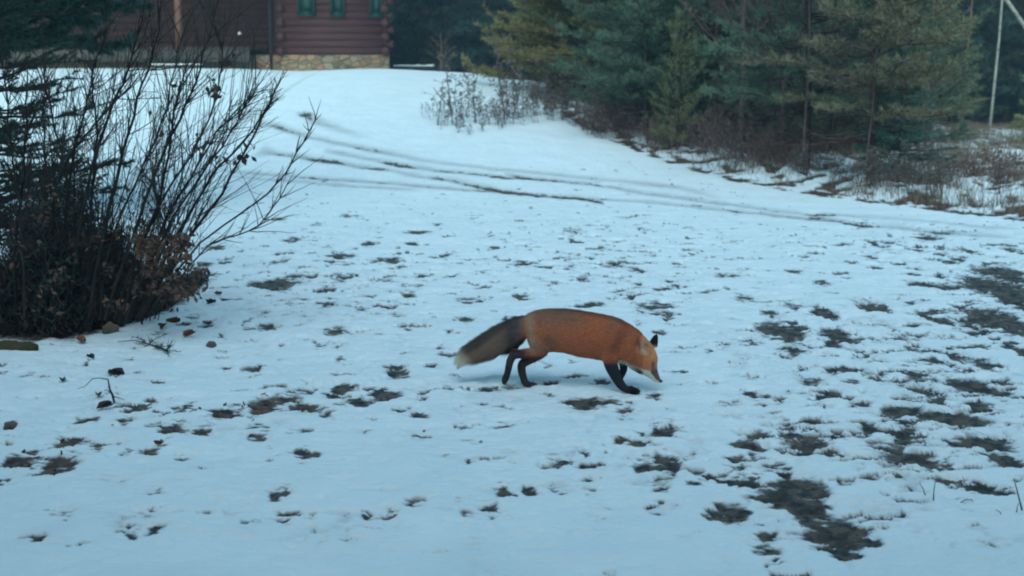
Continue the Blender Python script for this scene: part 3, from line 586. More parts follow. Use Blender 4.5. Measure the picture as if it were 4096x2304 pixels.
def bare_tree_mesh(seed, Ht, r, col, depth=4, lean=(0, 0), kids=(3, 5), limbs=14, limbstart=.2):
    rg = np.random.default_rng(seed); tr = MB(); lb = MB(); k = 8; zz = np.linspace(-.2, Ht, k)
    bx = lean[0] * zz / Ht + np.cumsum(rg.normal(0, .02 * Ht / 5, k)); by = lean[1] * zz / Ht + np.cumsum(rg.normal(0, .02, k)); bx -= bx[0]; by -= by[0]
    tr.tube(np.stack([bx, by, zz], 1), np.linspace(r, r * .3, k), 8, c=col)
    for i in range(limbs):
        z = Ht * rg.uniform(limbstart, .98); a = rg.uniform(0, 6.28); q = (np.interp(z, zz, bx), np.interp(z, zz, by), z)
        bare_branch(lb, q, (np.cos(a) * .7, np.sin(a) * .7, .6), Ht * .3 * (1.15 - z / Ht) + .3, r * .32 * (1.2 - z / Ht), depth - 2, rg, .3, col, 4, kids)
    return tr, lb
def bare_tree(name, px, Y, seed, Ht, r, col, label, cat, mat_=None, group=None, **kw):
    tr, lb = bare_tree_mesh(seed, Ht, r, col, **kw)
    x = (px - 2048) / 4945. * Y
    for _ in range(3):
        q, _y = pix(x, Y, float(hbase(x, Y))); x += (px - q) / 4945. * Y
    t_ = empty(name, (x, Y, float(hbase(x, Y))), label, cat, group)
    tr.build('trunk', mat_ or M_TWIG, t_, smooth_=True); lb.build('branches', M_TWIG, t_)
    return t_
GR = (1.15, 1.05, 1.1); BR = (1.5, 1.05, 1.05)
bare_tree('bare_tree', 2960, 21.5, 31, 5.5, .05, BR, 'bare brown tree in the thicket right of the young pine', 'bare tree', limbs=26, kids=(3, 6))
bare_tree('bare_tree', 3120, 20.6, 32, 5.0, .04, BR, 'bare brown tree just left of the thick pine trunk', 'bare tree', limbs=24, kids=(3, 6))
bare_tree('bare_tree', 3215, 18.4, 33, 5.0, .024, GR, 'bare grey forked tree touching the thick pine trunk', 'bare tree', limbs=22, kids=(3, 6))
bare_tree('bare_tree', 3470, 17.0, 34, 4.5, .016, GR, 'slender bare grey tree in front of the reddish trunk', 'bare tree', limbs=18, kids=(3, 5))
bare_tree('bare_tree', 2840, 23, 35, 5.5, .045, BR, 'bare brown tree behind the young pine', 'bare tree', limbs=24, kids=(3, 6))
bare_tree('bare_tree', 3700, 24, 36, 5.5, .04, BR, 'bare brown tree behind the small spruce, towards the woods', 'bare tree', limbs=20)
bare_tree('bare_tree', 1765, 37.5, 37, 1.15, .03, (1.5, 1.35, 1.3), 'pale bare shrubby tree right of the snow covered boards', 'bare tree', limbs=26, kids=(3, 5), limbstart=.08, depth=3)
bare_tree('bare_tree', 3845, 35, 38, 9, .04, (1.5, 1.1, 1.0), 'thin brown trunk left of the birches', 'bare tree', limbs=12, limbstart=.45, lean=(.15, 0))
bare_tree('birch_tree', 3958, 37, 39, 10, .045, (1, 1, 1), 'slim white birch left of the forked birch', 'birch tree', M_BIRCH, limbs=10, limbstart=.55, lean=(.35, 0))
# forked birch at the right edge
bx_ = (4092 - 2048) / 4945. * 36.0 / 1.0
t_ = empty('birch_tree', (bx_ * 1.012, 36, float(hbase(bx_, 36))), 'forked white birch with a limb leaning left at the right edge', 'birch tree')
m = MB(); zb_ = t_.location.z; zf_ = P(4090, 170, 36).z - zb_; l1 = P(4026, 0, 36)
m.tube([(0, 0, -.2), (.02, 0, 1), (-.02, 0, zf_), (.05, 0, zf_ + 2), (.25, .1, 8)], [.07, .065, .06, .05, .03], 10)
fx = t_.location.x
m.build('trunk', M_BIRCH, t_, smooth_=True)
m = MB(); m.tube([(-.02, -.02, zf_ - .1), (l1.x - fx, 0, l1.z - zb_), ((l1.x - fx) * 2.1, .1, (l1.z - zb_) * 1.4), ((l1.x - fx) * 3, .2, (l1.z - zb_) * 2)], [.065, .055, .045, .02], 9); m.build('limb', M_BIRCH, t_, smooth_=True)
m = MB(); rg = np.random.default_rng(5)
for i in range(9): bare_branch(m, (0.1, 0, rg.uniform(4.5, 7.8)), (rg.normal(0, .6), rg.normal(0, .6), .7), 1.6, .02, 2, rg)
m.build('branches', M_TWIG, t_)

# ------------------------------------------------------------------ big shrub on the left, traced main stems
rg = np.random.default_rng(21)
bc_ = onG(300, 1290)
sh = empty('bare_shrub', bc_, 'large bare many stemmed shrub fanning out over the snow', 'shrub')
st = MB()
def place(mb, name, m_, par, **k): o = mb.build(name, m_, None, origin=par.location, **k); o.parent = par; return o
STEMS = [[(230,1230),(265,800),(300,600),(345,400),(380,270),(420,120)],[(270,1250),(330,800),(400,560),(460,400),(520,270),(570,80)],[(350,1270),(420,850),(500,600),(550,400),(600,260),(640,120)],
 [(420,1280),(560,850),(700,500),(770,380),(800,270),(850,80)],[(450,1280),(600,850),(780,600),(870,420),(885,270),(890,150)],[(500,1290),(650,920),(820,680),(960,480),(1010,370)],
 [(560,1280),(700,1000),(850,840),(960,640),(1080,420),(1116,345)],[(590,1270),(770,930),(930,905),(1024,807),(1099,764),(1141,695),(1179,620),(1222,556),(1256,481)],
 [(150,1290),(170,900),(180,600),(170,430),(190,330)],[(300,1280),(300,850),(240,620),(200,420),(185,340)],[(100,1280),(90,850),(40,560),(20,300)],[(200,1290),(210,700),(420,450),(520,350)],
 [(520,1280),(640,900),(740,760),(860,520),(980,430)],[(480,1290),(570,980),(650,760),(680,560),(700,420),(740,290)],[(400,1280),(430,950),(560,700),(640,520),(700,300),(720,160)],[(620,1240),(740,1090),(840,960),(1000,930),(1060,880),(1150,740)],
 [(330,1290),(360,900),(380,640),(390,430),(370,330)],[(60,1270),(60,900),(110,640),(100,420)],[(610,1230),(680,1130),(680,960),(620,800),(610,700)],[(540,1270),(700,950),(840,700),(1020,520),(1075,410)]]
def bez(px_, Yb, Yt, extra=0):
    a = np.array(px_, float); s = np.linspace(0, 1, len(a)); ss = np.linspace(0, 1, 14)
    # smooth interpolation
    from_x = np.interp(ss, s, a[:, 0]); from_y = np.interp(ss, s, a[:, 1])
    for _ in range(2): from_x[1:-1] = (from_x[:-2] + 2 * from_x[1:-1] + from_x[2:]) / 4; from_y[1:-1] = (from_y[:-2] + 2 * from_y[1:-1] + from_y[2:]) / 4
    return [np.array(P(from_x[i] + rg.normal(0, 4), from_y[i], Yb + (Yt - Yb) * ss[i])) for i in range(14)]
tips = []
for k, s_ in enumerate(STEMS):
    pts = bez(s_, rg.uniform(7.0, 7.5), rg.uniform(6.5, 7.8)); r0 = rg.uniform(.0075, .0125) if k not in (7, 15) else .006
    st.tube(pts, np.linspace(r0, .0035, 14), 6, c=rg.uniform(.25, .45) * np.ones(3), cap=False)
    for i in range(4, 14):
        for _ in range(rg.integers(2, 5)):
            d = pts[min(i + 1, 13)] - pts[i - 1]; d = d / np.linalg.norm(d) + rg.normal(0, .38, 3)
            bare_branch(st, pts[i], d, rg.uniform(.12, .38) * (1 if k not in (7, 6, 19) else .4), .0036, 1 if k not in (7, 15) else 0, rg, .3, rg.uniform(.3, .7) * np.ones(3), 4, (1, 4))
            tips.append(pts[i] + d * .2)
for k in range(100):                            # further thin stems
    bx0 = rg.uniform(20, 640); b0 = G(bx0, rg.uniform(1230, 1300)); ln = rg.normal((bx0 - 100) / 640 * .42, .16)
    d = np.array([ln, rg.normal(0, .15), 1.0]); bare_branch(st, (b0.x, b0.y + rg.uniform(-.2, .4), b0.z), d, rg.uniform(.6, 1.4), rg.uniform(.003, .007), 2, rg, .22, rg.uniform(.25, .6) * np.ones(3), 5, (2, 5), .1, .5)
place(st, 'stems', M_TWIG, sh)
# dead leaves hanging on the shrub and thick low growth
def leafcloud(n, pxr, pyr, Yr, size, cols, rgx, clump=0, droop=.6):
    B = []; 
    cents = [(rgx.uniform(*pxr), rgx.uniform(*pyr), rgx.uniform(*Yr)) for _ in range(max(1, clump))]
    for i in range(n):
        if clump: c_ = cents[rgx.integers(len(cents))]; a_ = P(c_[0] + rgx.normal(0, 18), c_[1] + rgx.normal(0, 16), c_[2] + rgx.normal(0, .04))
        else: a_ = P(rgx.uniform(*pxr), rgx.uniform(*pyr), rgx.uniform(*Yr))
        B.append(tuple(a_))
    B = np.array(B); 
    gzs = np.array([float(hbase(b[0], b[1])) for b in B]); B[:, 2] = np.maximum(B[:, 2], gzs + .005)
    d = rgx.normal(0, 1, (n, 3)) + [0, 0, -droop]; d /= np.linalg.norm(d, axis=1, keepdims=True); L_ = size * rgx.uniform(.6, 1.3, (n, 1))
    sd_ = np.cross(d, rgx.normal(size=(n, 3))); sd_ /= np.linalg.norm(sd_, axis=1, keepdims=True)
    cols = np.array(cols); c = cols[rgx.integers(0, len(cols), n)] * rgx.uniform(.6, 1.2, (n, 1))
    return B, d * L_, sd_ * L_ * .3, c
m = MB()
RB = [(.17, .085, .055), (.12, .065, .05), (.075, .05, .045), (.20, .115, .075)]
m.leaves(*leafcloud(900, (540, 790), (930, 1170), (6.85, 7.5), .038, RB, rg, clump=60))
m.leaves(*leafcloud(700, (60, 720), (700, 1250), (6.9, 7.8), .036, RB + [(.04, .05, .04)] * 2, rg, clump=60))
m.leaves(*leafcloud(60, (600, 1060), (240, 640), (6.6, 7.6), .05, [(.05, .035, .04), (.10, .05, .045)], rg, clump=14, droop=1.5))
place(m, 'dead_leaves', M_LEAF, sh)
# evergreen undergrowth at the foot of the shrub
t_ = empty('ground_cover', bc_, 'x', 'undergrowth'); bpy.data.objects.remove(t_)
m = MB(); NB = 30000
uu = 690 - 750 * rg.uniform(0, 1, NB) ** .85; vv = rg.uniform(0, 1, NB) ** 1.3
gb = [G(u, np.interp(u, [-60, 230, 420, 560, 680, 790], [1325, 1340, 1305, 1275, 1215, 1140])) for u in np.linspace(-60, 790, 60)]
gx = np.interp(uu, np.linspace(-60, 790, 60), [q.x for q in gb]); gy = np.interp(uu, np.linspace(-60, 790, 60), [q.y for q in gb]) + rg.uniform(-.08, 1.0, NB)
top = .60 + .34 * fbm(gx * 3, gx * 0 + 2, 3) - 1.1 * smooth((uu - 220) / 440)
zz_ = vv * np.clip(top, .04, 1.2)
B = np.stack([gx, gy, hbase(gx, gy) + zz_], 1); B += rg.normal(0, .02, B.shape)
d = rg.normal(0, .6, (NB, 3)) + [0, -.1, .8]; d /= np.linalg.norm(d, axis=1, keepdims=True)
c = np.array([(.035, .055, .05), (.05, .052, .048), (.10, .055, .042), (.04, .05, .055)])[rg.integers(0, 4, NB)] * rg.uniform(.6, 1.3, (NB, 1))
m.blades(B, d * rg.uniform(.05, .11, (NB, 1)), .011, c=c)
tag(m.build('undergrowth', M_LEAF), 'dark low undergrowth packed around the foot of the bare shrub', 'undergrowth', kind='stuff')

# ------------------------------------------------------------------ dry weeds and brush
def weed_mesh(seed, Ht, heads, col):
    rg = np.random.default_rng(seed); m = MB(); h = m; col = np.array((1.15, .85, .8)) * .09
    for s_ in range(rg.integers(2, 5)):
        d = np.array([rg.normal(0, .12), rg.normal(0, .12), 1]); k = 6; pts = [np.array([rg.normal(0, .04), rg.normal(0, .04), -.05])]
        L_ = Ht * rg.uniform(.4, 1.15)
        for i in range(k): d = d + rg.normal(0, .07, 3); d /= np.linalg.norm(d); pts.append(pts[-1] + d * L_ / k)
        m.tube(pts, np.linspace(.006, .003, k + 1), 4, c=col, cap=False)
        for i in range(2, k + 1):
            for _ in range(2):
                bd = np.array([rg.normal(0, .7), rg.normal(0, .7), .5]); e = pts[i] + bd * rg.uniform(.04, .14); m.tube([pts[i], e], [.003, .002], 3, c=col, cap=False)
                n = heads; B = e + rg.normal(0, .022, (n, 3)); dd = rg.normal(0, 1, (n, 3)); dd /= np.linalg.norm(dd, axis=1, keepdims=True); sd_ = np.cross(dd, rg.normal(size=(n, 3))); sd_ /= np.linalg.norm(sd_, axis=1, keepdims=True)
                h.leaves(B, dd * .035, sd_ * .011, c=np.array([.16, .115, .10]) * rg.uniform(.5, 1.5, (n, 1)))
    return m, h
WP = []
for i in range(6):
    a, b = weed_mesh(60 + i, .75, 7, (2.0, 1.8, 1.8)); a = a.build('dry_weed', M_LEAF); WP.append(a.data); bpy.data.objects.remove(a)
def weed(px, py, s, i, label, group=None):
    q = onG(px, py); t_ = bpy.data.objects.new('dry_weed', WP[i % 6]); COL.objects.link(t_); t_.location = q; tag(t_, label, 'weed', group); t_.scale = (s,) * 3; t_.rotation_euler[2] = random.uniform(0, 6)
W1 = [(1700,470,.8),(1745,500,1.0),(1780,505,.9),(1865,470,1.3),(1920,470,1.1),(1950,500,1.2),(2015,510,1.3),(2060,480,1.5),(2090,500,1.0),(2140,490,1.0),(2100,455,1.2),(1840,530,.9),(1730,480,.9),(1830,500,1.6),(1850,510,1.0),(1905,490,1.25),(1935,525,.9),(1970,470,1.1),(2000,520,.7),(2035,480,1.75),(2050,495,1.3),(2075,470,1.2),(1800,470,.7),(1880,540,.5),(2110,470,.8),(1760,520,.4),(1990,500,1.0),(2020,495,1.1)]
for i, (a, b, s) in enumerate(W1): weed(a, b, s * (.62, .95, .8, 1.05)[i % 4], i, 'dry grey weed with seed heads on the open snow slope below the rise', 'dry weeds on the snow slope')
rg = np.random.default_rng(77)
for i in range(84):
    tt = rg.uniform(0, 1) ** 1.3; a = 2130 + tt * 1950; yb = np.interp(a, [2130, 2400, 2800, 3300, 3700, 4100], [480, 560, 640, 760, 800, 830])
    weed(a, yb - abs(rg.normal(0, 50)) - 4, rg.uniform(.35, .95) * (1.45 if a < 2650 else 1), i, 'dry weed in the rough verge between the drive and the trees', 'dry weeds along the verge')
m = MB(); q = onG(1815, 460); t_ = empty('twig', q, 'bent bare twig curving up left of the dry weeds', 'twig')
pts = [P(1810, 440, q.y), P(1780, 410, q.y), P(1755, 380, q.y), P(1733, 350, q.y)]; m.tube([p_ - q for p_ in [q] + pts], [.012, .012, .012, .01, .006], 6, c=(2, 1.8, 1.8)); m.build('stick', M_TWIG, t_)
# low brown brush along the verge: brambles
def bramble(px, py, wd, ht, col, label, seed, Ydepth=.8):
    rg = np.random.default_rng(seed); q = onG(px, py); t_ = empty('bramble', q, label, 'shrub'); m = MB(); l = MB()
    BS = []
    for i in range(46):
        a = rg.uniform(0, 6.28); b0 = np.array([rg.normal(0, wd * .35), rg.normal(0, Ydepth * .3), 0]); b0[2] = float(hbase(q.x + b0[0], q.y + b0[1])) - q.z - .03; BS.append(b0.copy())
        bare_branch(m, b0, (np.cos(a) * .4, np.sin(a) * .4, 1), ht * rg.uniform(.6, 1.15), .005, 2, rg, .4, np.array(col) * rg.uniform(.7, 1.2), 4, (2, 4), -.1)
    BS = sorted(BS, key=lambda b_: b_[0]); m.tube(BS, .006, 4, c=col)
    n = 230; B = np.stack([rg.normal(0, wd * .4, n), rg.normal(0, Ydepth * .3, n), rg.uniform(0, ht * .9, n)], 1); dd = rg.normal(0, 1, (n, 3)); dd /= np.linalg.norm(dd, axis=1, keepdims=True); s_ = np.cross(dd, rg.normal(size=(n, 3))); s_ /= np.linalg.norm(s_, axis=1, keepdims=True)
    l.leaves(B, dd * .05, s_ * .016, c=np.array([.17, .085, .065]) * rg.uniform(.5, 1.4, (n, 1)))
    m.build('canes', M_TWIG, t_); l.build('withered_leaves', M_LEAF, t_)
BC = (2.3, 1.5, 1.5)
bramble(2390, 520, .5, .5, BC, 'reddish brown bramble at the left end of the verge', 1)
bramble(2480, 530, .6, .6, BC, 'brown bramble left of the dark pine trunk', 2)
bramble(2650, 590, .6, .45, BC, 'brown bramble below the young pine', 3)
bramble(2840, 620, .8, .75, (2, 1.5, 1.6), 'tall purple brown bramble right of the young pine', 4)
bramble(2990, 650, .8, .65, (2, 1.5, 1.6), 'purple brown bramble midway along the verge', 5)
bramble(3090, 660, .6, .5, BC, 'low brown bramble left of the thick pine trunk', 6)
bramble(3330, 620, .7, .45, BC, 'brown bramble between the thick and the reddish trunks', 7)
bramble(3900, 660, 1.0, .28, (2.2, 1.7, 1.6), 'tan tangle in the snow field below the birches', 8)
bramble(4050, 720, .9, .35, (2.2, 1.7, 1.6), 'tan tangle at the right edge of the snow field', 9)
bramble(3850, 700, .7, .2, (2.2, 1.7, 1.6), 'low tan tangle right of the small spruce', 10)

# ------------------------------------------------------------------ small things lying on the snow
def dead_leaf(px, py, s, col, label, seed):
    rg = np.random.default_rng(seed); q = onG(px, py); m = MB(); n = 9
    for k in range(2):
        th = np.linspace(0, 2 * np.pi, n, endpoint=False); r = (.5 + .5 * np.abs(np.cos(th * 1.5 + k))) * s
        a = rg.uniform(.2, .9); X = np.cos(th) * r + rg.normal(0, .004, n); Yy = np.sin(th) * r * .6; Zz = np.abs(Yy) * .8 * (1 if k else 1.6) + X * a * .5 + s * .35
        top = np.stack([X, Yy, Zz], 1); ctr = np.array([[0, 0, s * .25]])
        j = np.arange(n); f_ = np.stack([np.full(n, n), j, (j + 1) % n, (j + 1) % n], 1); m.add(np.vstack([top, ctr]) + [k * s * .3, 0, 0], f_, np.array(col) * rg.uniform(.8, 1.2))
    m.tube([(0, 0, s * .25), (-s * .6, .0, .0)], [.002, .0015], 3, c=col)
    o = m.build('fallen_leaf', M_LEAF); o.location = q; o.rotation_euler[2] = rg.uniform(0, 6); tag(o, label, 'leaf', 'dead leaves lying on the snow')
RL = (.22, .075, .055); DL = (.06, .035, .035)
for i, (a, b, s, c, lab) in enumerate([(322,1368,.045,RL,'curled reddish leaf on the snow right of the mossy log'),(752,1352,.045,RL,'curled red leaf standing upright left of the dark clod'),(700,1295,.05,(.16,.09,.05),'brown leaf heap half way to the shrub foot, above the twig'),(690,1240,.035,RL,'reddish leaf close to the shrub foot'),(875,1187,.035,RL,'red leaf on the open snow right of the shrub'),
   (395,1595,.03,RL,'small red leaf left of the forked twig foot'),(415,1632,.04,DL,'dark leaf below the forked twig'),(470,1495,.05,DL,'dark leaf above the forked twig'),(635,1780,.03,RL,'red leaf at the edge of the low thawed patches'),(250,1525,.03,DL,'tiny dark leaf left of the forked twig'),(365,1435,.03,DL,'tiny dark leaf below the fallen sprig'),(835,1290,.03,DL,'small dark leaf right of the brown leaf heap'),(650,1315,.04,(.13,.06,.045),'brown leaf against the brown leaf heap'),(840,1215,.045,DL,'flat dark leaf right of the shrub foot'),(330,1365,.03,DL,'dark leaf under the curled reddish leaf')]):
    dead_leaf(a, b, s, c, lab, 100 + i)
def lump(name, px, py, sx, sy, sz, m_, label, cat, seed, moss=False):
    q = onG(px, py); bm = bmesh.new(); bmesh.ops.create_icosphere(bm, subdivisions=4, radius=1)
    for v in bm.verts:
        n = mnoise.fractal(v.co * 1.3 + Vector((seed, 0, 0)), 1, 2, 4); v.co *= 1 + .28 * n; v.co.x *= sx; v.co.y *= sy; v.co.z *= sz
    me = bpy.data.meshes.new(name); bm.to_mesh(me); bm.free(); me.materials.append(m_)
    for p_ in me.polygons: p_.use_smooth = True
    o = bpy.data.objects.new(name, me); COL.objects.link(o); o.location = q + Vector((0, 0, sz * .45)); return tag(o, label, cat)
lump('brown_lump', 440, 1325, .05, .045, .042, M_STONE_ROCK, 'rounded tan brown leaf at the foot of the shrub', 'brown_lump', 1)  # rounded lump modelling a brownish leaf
lump('clod', 845, 1388, .028, .025, .022, M_STONE_ROCK, 'small dark clod on the snow right of the upright red leaf', 'clod of earth', 2)
lump('clod', 42, 1692, .03, .028, .018, M_STONE_ROCK, 'small dark clod on the snow at the left edge', 'clod of earth', 3)
lump('clod', 648, 1103, .08, .06, .05, M_MOSS, 'tussock like clod by the brown leaves of the shrub', 'clod of earth', 4)
a = onG(-20, 1400); b = onG(150, 1402); t_ = empty('log', a, 'mossy green log end poking in from the left edge', 'log')
m = MB(); n = 12; pts = [a + (b - a) * (i / n) - a + Vector((-.3 * (1 - i / n), 0, .016)) for i in range(n + 1)]
m.tube(pts, [.038 + .006 * math.sin(i * 1.7) for i in range(n)] + [.02], 14); m.build('trunk', M_MOSS, t_, smooth_=True)
# evergreen sprig and forked twig
q = onG(640, 1395); t_ = empty('fallen_sprig', q, 'green cedar sprig lying on the snow below the shrub', 'sprig')
m = MB(); l = MB(); rg = np.random.default_rng(9)
pp = [onG(470, 1365), onG(540, 1368), onG(590, 1380), onG(640, 1402), onG(670, 1412)]
m.tube([p_ - q + Vector((0, 0, .012)) for p_ in pp], [.002, .003, .004, .006, .006], 5, c=(.8, .8, .8))
for i in range(26):
    b0 = np.array(pp[rg.integers(2, 5)] - q) + rg.normal(0, .01, 3) + [0, 0, .012]; n = 16; d = np.array([rg.normal(0, .06), rg.normal(0, .05), abs(rg.normal(0, .03))]); m.tube([b0, b0 + d], [.002, .001], 3, c=(.8, .8, .8), cap=False)
    u = rg.uniform(0, 1, (n, 1)); l.blades(b0 + d * u, rg.normal(0, .014, (n, 3)), .003, c=np.array([(.03, .06, .035)] * n) * rg.uniform(.6, 1.4, (n, 1)))
m.build('stem', M_TWIG, t_); l.build('foliage', M_LEAF, t_)
q = onG(455, 1610); t_ = empty('twig', q, 'forked leafless twig sticking out of the snow below the sprig', 'twig')
m = MB(); pt = lambda a, b, z: tuple(onG(a, b) - q + Vector((0, 0, z)))
Yq = q.y; vp = lambda a, b: tuple(P(a, b, Yq) - q)
m.tube([vp(458, 1612), vp(450, 1580), vp(440, 1560), vp(432, 1518)], [.005, .006, .005, .003], 6, c=(.6, .6, .6))
m.tube([vp(432, 1518), vp(400, 1512), vp(370, 1515), vp(340, 1545), vp(310, 1555)], [.003, .002, .002, .0015, .001], 4, c=(.8, .8, .8))
m.tube([vp(450, 1585), vp(470, 1590), vp(500, 1600)], [.003, .002, .001], 4, c=(.8, .8, .8)); m.tube([vp(440, 1570), vp(428, 1560), vp(415, 1563)], [.003, .002, .001], 4, c=(.8, .8, .8))
m.build('stick', M_TWIG, t_)
def blade(pts, r, label, group='grass stems poking out of the near snow'):
    Y = onG(*pts[0]).y; q = P(*pts[0], Y); m = MB(); m.tube([P(a, b, Y + .01 * i) - q for i, (a, b) in enumerate(pts)], np.linspace(r, r * .5, len(pts)), 4, c=(1.2, 1.2, .8))
    o = m.build('grass_stem', M_TWIG); o.location = q; tag(o, label, 'grass stem', group)
def c3(l): return [(2900 + u / 1.317, 1100 + v / 1.317) for u, v in l]
blade(c3([(1055,1160),(1045,1130),(1025,1095)]), .0022, 'left stem of the upright pair in the snow at lower right')
blade(c3([(1098,1190),(1100,1140),(1107,1090)]), .0026, 'right stem of the upright pair in the snow at lower right')
blade(c3([(1265,1105),(1258,1080),(1250,1060)]), .002, 'short grass stem right of the upright pair')
blade(c3([(1240,1200),(1265,1184),(1300,1184),(1318,1215)]), .0025, 'arched grass stem bowed down to the snow')
blade(c3([(1565,1240),(1545,1160),(1522,1072)]), .0035, 'long leaning grass stem at the right edge')
blade(c3([(1535,1250),(1540,1225),(1545,1200)]), .002, 'short stem beside the long leaning one')
blade(c3([(1460,1275),(1450,1250),(1425,1235)]), .0022, 'short curled stem left of the long leaning one')

# ------------------------------------------------------------------ the fox
def fY(u): return 5.93 + (1900 - u) * 9.0e-5
def fp(u, v, w=0.): return np.array(P(1750 + u / 2.576, 1150 + v / 2.576, fY(u) + w))
KM = 2.576 * 4945 / 5.98                      # crop pixels per metre
def loft(bm, stations, n=28, wc=0.):
    rings = []
    for (tu, tv, bu, bv, w_) in stations:
        T_ = fp(tu, tv, wc); B_ = fp(bu, bv, wc); c = (T_ + B_) / 2; h = (T_ - B_) / 2; s = np.array([0, 1., 0])
        ring = []
        for k in range(n):
            a = 2 * math.pi * k / n; ca, sa = math.cos(a), math.sin(a)
            wid = w_ * (1 - .12 * max(ca, 0) ** 2)
            ring.append(bm.verts.new(c + h * ca + s * wid * (abs(sa) ** .9) * (1 if sa > 0 else -1)))
        rings.append(ring)
    for a, b in zip(rings[:-1], rings[1:]):
        for k in range(n): bm.faces.new((a[k], a[(k + 1) % n], b[(k + 1) % n], b[k]))
    bm.faces.new(rings[0][::-1]); bm.faces.new(rings[-1])
def chain(bm, pts, n=14, f0=.5):
    P_ = [fp(u, v, w_) for u, v, r, w_ in pts]; R_ = [r / KM for u, v, r, w_ in pts]
    # densify
    s = np.arange(len(P_)); ss = np.linspace(0, len(P_) - 1, (len(P_) - 1) * 4 + 1); P_ = np.array(P_)
    Q = np.stack([np.interp(ss, s, P_[:, i]) for i in range(3)], 1); Rr = np.interp(ss, s, [r_ * (1.17 if i_ > 2 else 1) for i_, r_ in enumerate(R_)])
    for _ in range(3): Q[1:-1] = (Q[:-2] + 2 * Q[1:-1] + Q[2:]) / 4
    t_ = np.gradient(Q, axis=0); t_ /= np.linalg.norm(t_, axis=1, keepdims=True)
    Q = np.vstack([Q[0] - t_[0] * Rr[0] * .6, Q, Q[-1] + t_[-1] * Rr[-1] * .6]); Rr = np.concatenate([[Rr[0] * .6], Rr, [Rr[-1] * .6]]); t_ = np.vstack([t_[0], t_, t_[-1]]); FL = f0 + (1 - f0) * smooth(np.arange(len(Q)) / (len(Q) * .42))
    rings = []
    for i in range(len(Q)):
        a = np.cross(t_[i], [0, 1., 0]); a /= np.linalg.norm(a); b = np.array([0, 1., 0])
        rings.append([bm.verts.new(Q[i] + Rr[i] * (math.cos(k * 2 * math.pi / n) * a + FL[i] * math.sin(k * 2 * math.pi / n) * b)) for k in range(n)])
    for a, b in zip(rings[:-1], rings[1:]):
        for k in range(n): bm.faces.new((a[k], a[(k + 1) % n], b[(k + 1) % n], b[k]))
    bm.faces.new(rings[0][::-1]); bm.faces.new(rings[-1])
bm = bmesh.new()
BODY = [(870,345,925,470,.030),(900,285,945,560,.052),(950,252,975,625,.066),(1020,228,1035,640,.073),(1110,211,1115,648,.075),(1210,207,1215,645,.073),(1330,210,1320,658,.072),(1460,224,1450,696,.076),(1600,249,1580,712,.080),(1720,270,1690,732,.080),(1820,292,1790,752,.076),(1910,328,1850,752,.068),(2000,378,1925,778,.060),(2080,436,1990,815,.054),(2150,505,2040,845,.050),(2205,565,2082,868,.050),(2245,630,2125,890,.047),(2272,705,2165,912,.036),(2266,775,2195,930,.025),(2266,830,2215,948,.0185),(2280,880,2240,962,.0155),(2296,922,2262,970,.0125),(2306,948,2288,970,.007)]
loft(bm, BODY)
TAIL = [(960,300,960,430,.028),(900,275,925,500,.036),(820,293,880,560,.042),(740,328,810,610,.048),(600,398,690,670,.053),(480,470,575,705,.055),(370,545,465,735,.052),(275,612,370,765,.045),(228,680,290,790,.034),(207,740,245,812,.022),(197,790,212,832,.010),(194,822,200,838,.004)]
loft(bm, TAIL, 24, .01)
chain(bm, [(1080,430,150,-.035),(1070,560,120,-.040),(1070,640,84,-.045),(985,668,56,-.048),(880,672,42,-.048),(785,678,38,-.048),(752,730,36,-.048),(735,800,33,-.048),(722,870,30,-.048),(700,925,32,-.048),(686,958,26,-.048)])
chain(bm, [(1100,450,130,.035),(1080,620,90,.038),(1000,700,60,.038),(910,745,46,.036),(862,785,40,.036),(868,850,38,.036),(885,920,34,.036),(905,975,34,.034),(950,992,28,.034),(1000,990,24,.034)])
chain(bm, [(1790,520,120,-.035),(1780,640,105,-.042),(1775,730,78,-.044),(1795,810,60,-.045),(1830,885,52,-.045),(1862,945,46,-.045),(1895,1000,40,-.045),(1940,1037,34,-.046),(2000,1050,31,-.046),(2050,1060,25,-.046)])
chain(bm, [(1880,620,85,.035),(1895,700,64,.036),(1910,760,46,.036),(1922,815,36,.036),(1912,860,32,.036),(1885,905,33,.03),(1862,940,26,.03)])
# paws: toe pads
for (u, v, w0) in ((2062, 1062, -.046), (1008, 994, .034), (690, 965, -.048)):
    for k in (-1.1, -.35, .35, 1.1):
        c_ = fp(u + (6 if abs(k) < .5 else -6), v, w0 + k * .0105); bmesh.ops.create_icosphere(bm, subdivisions=2, radius=.0105, matrix=__import__('mathutils').Matrix.Translation(c_))
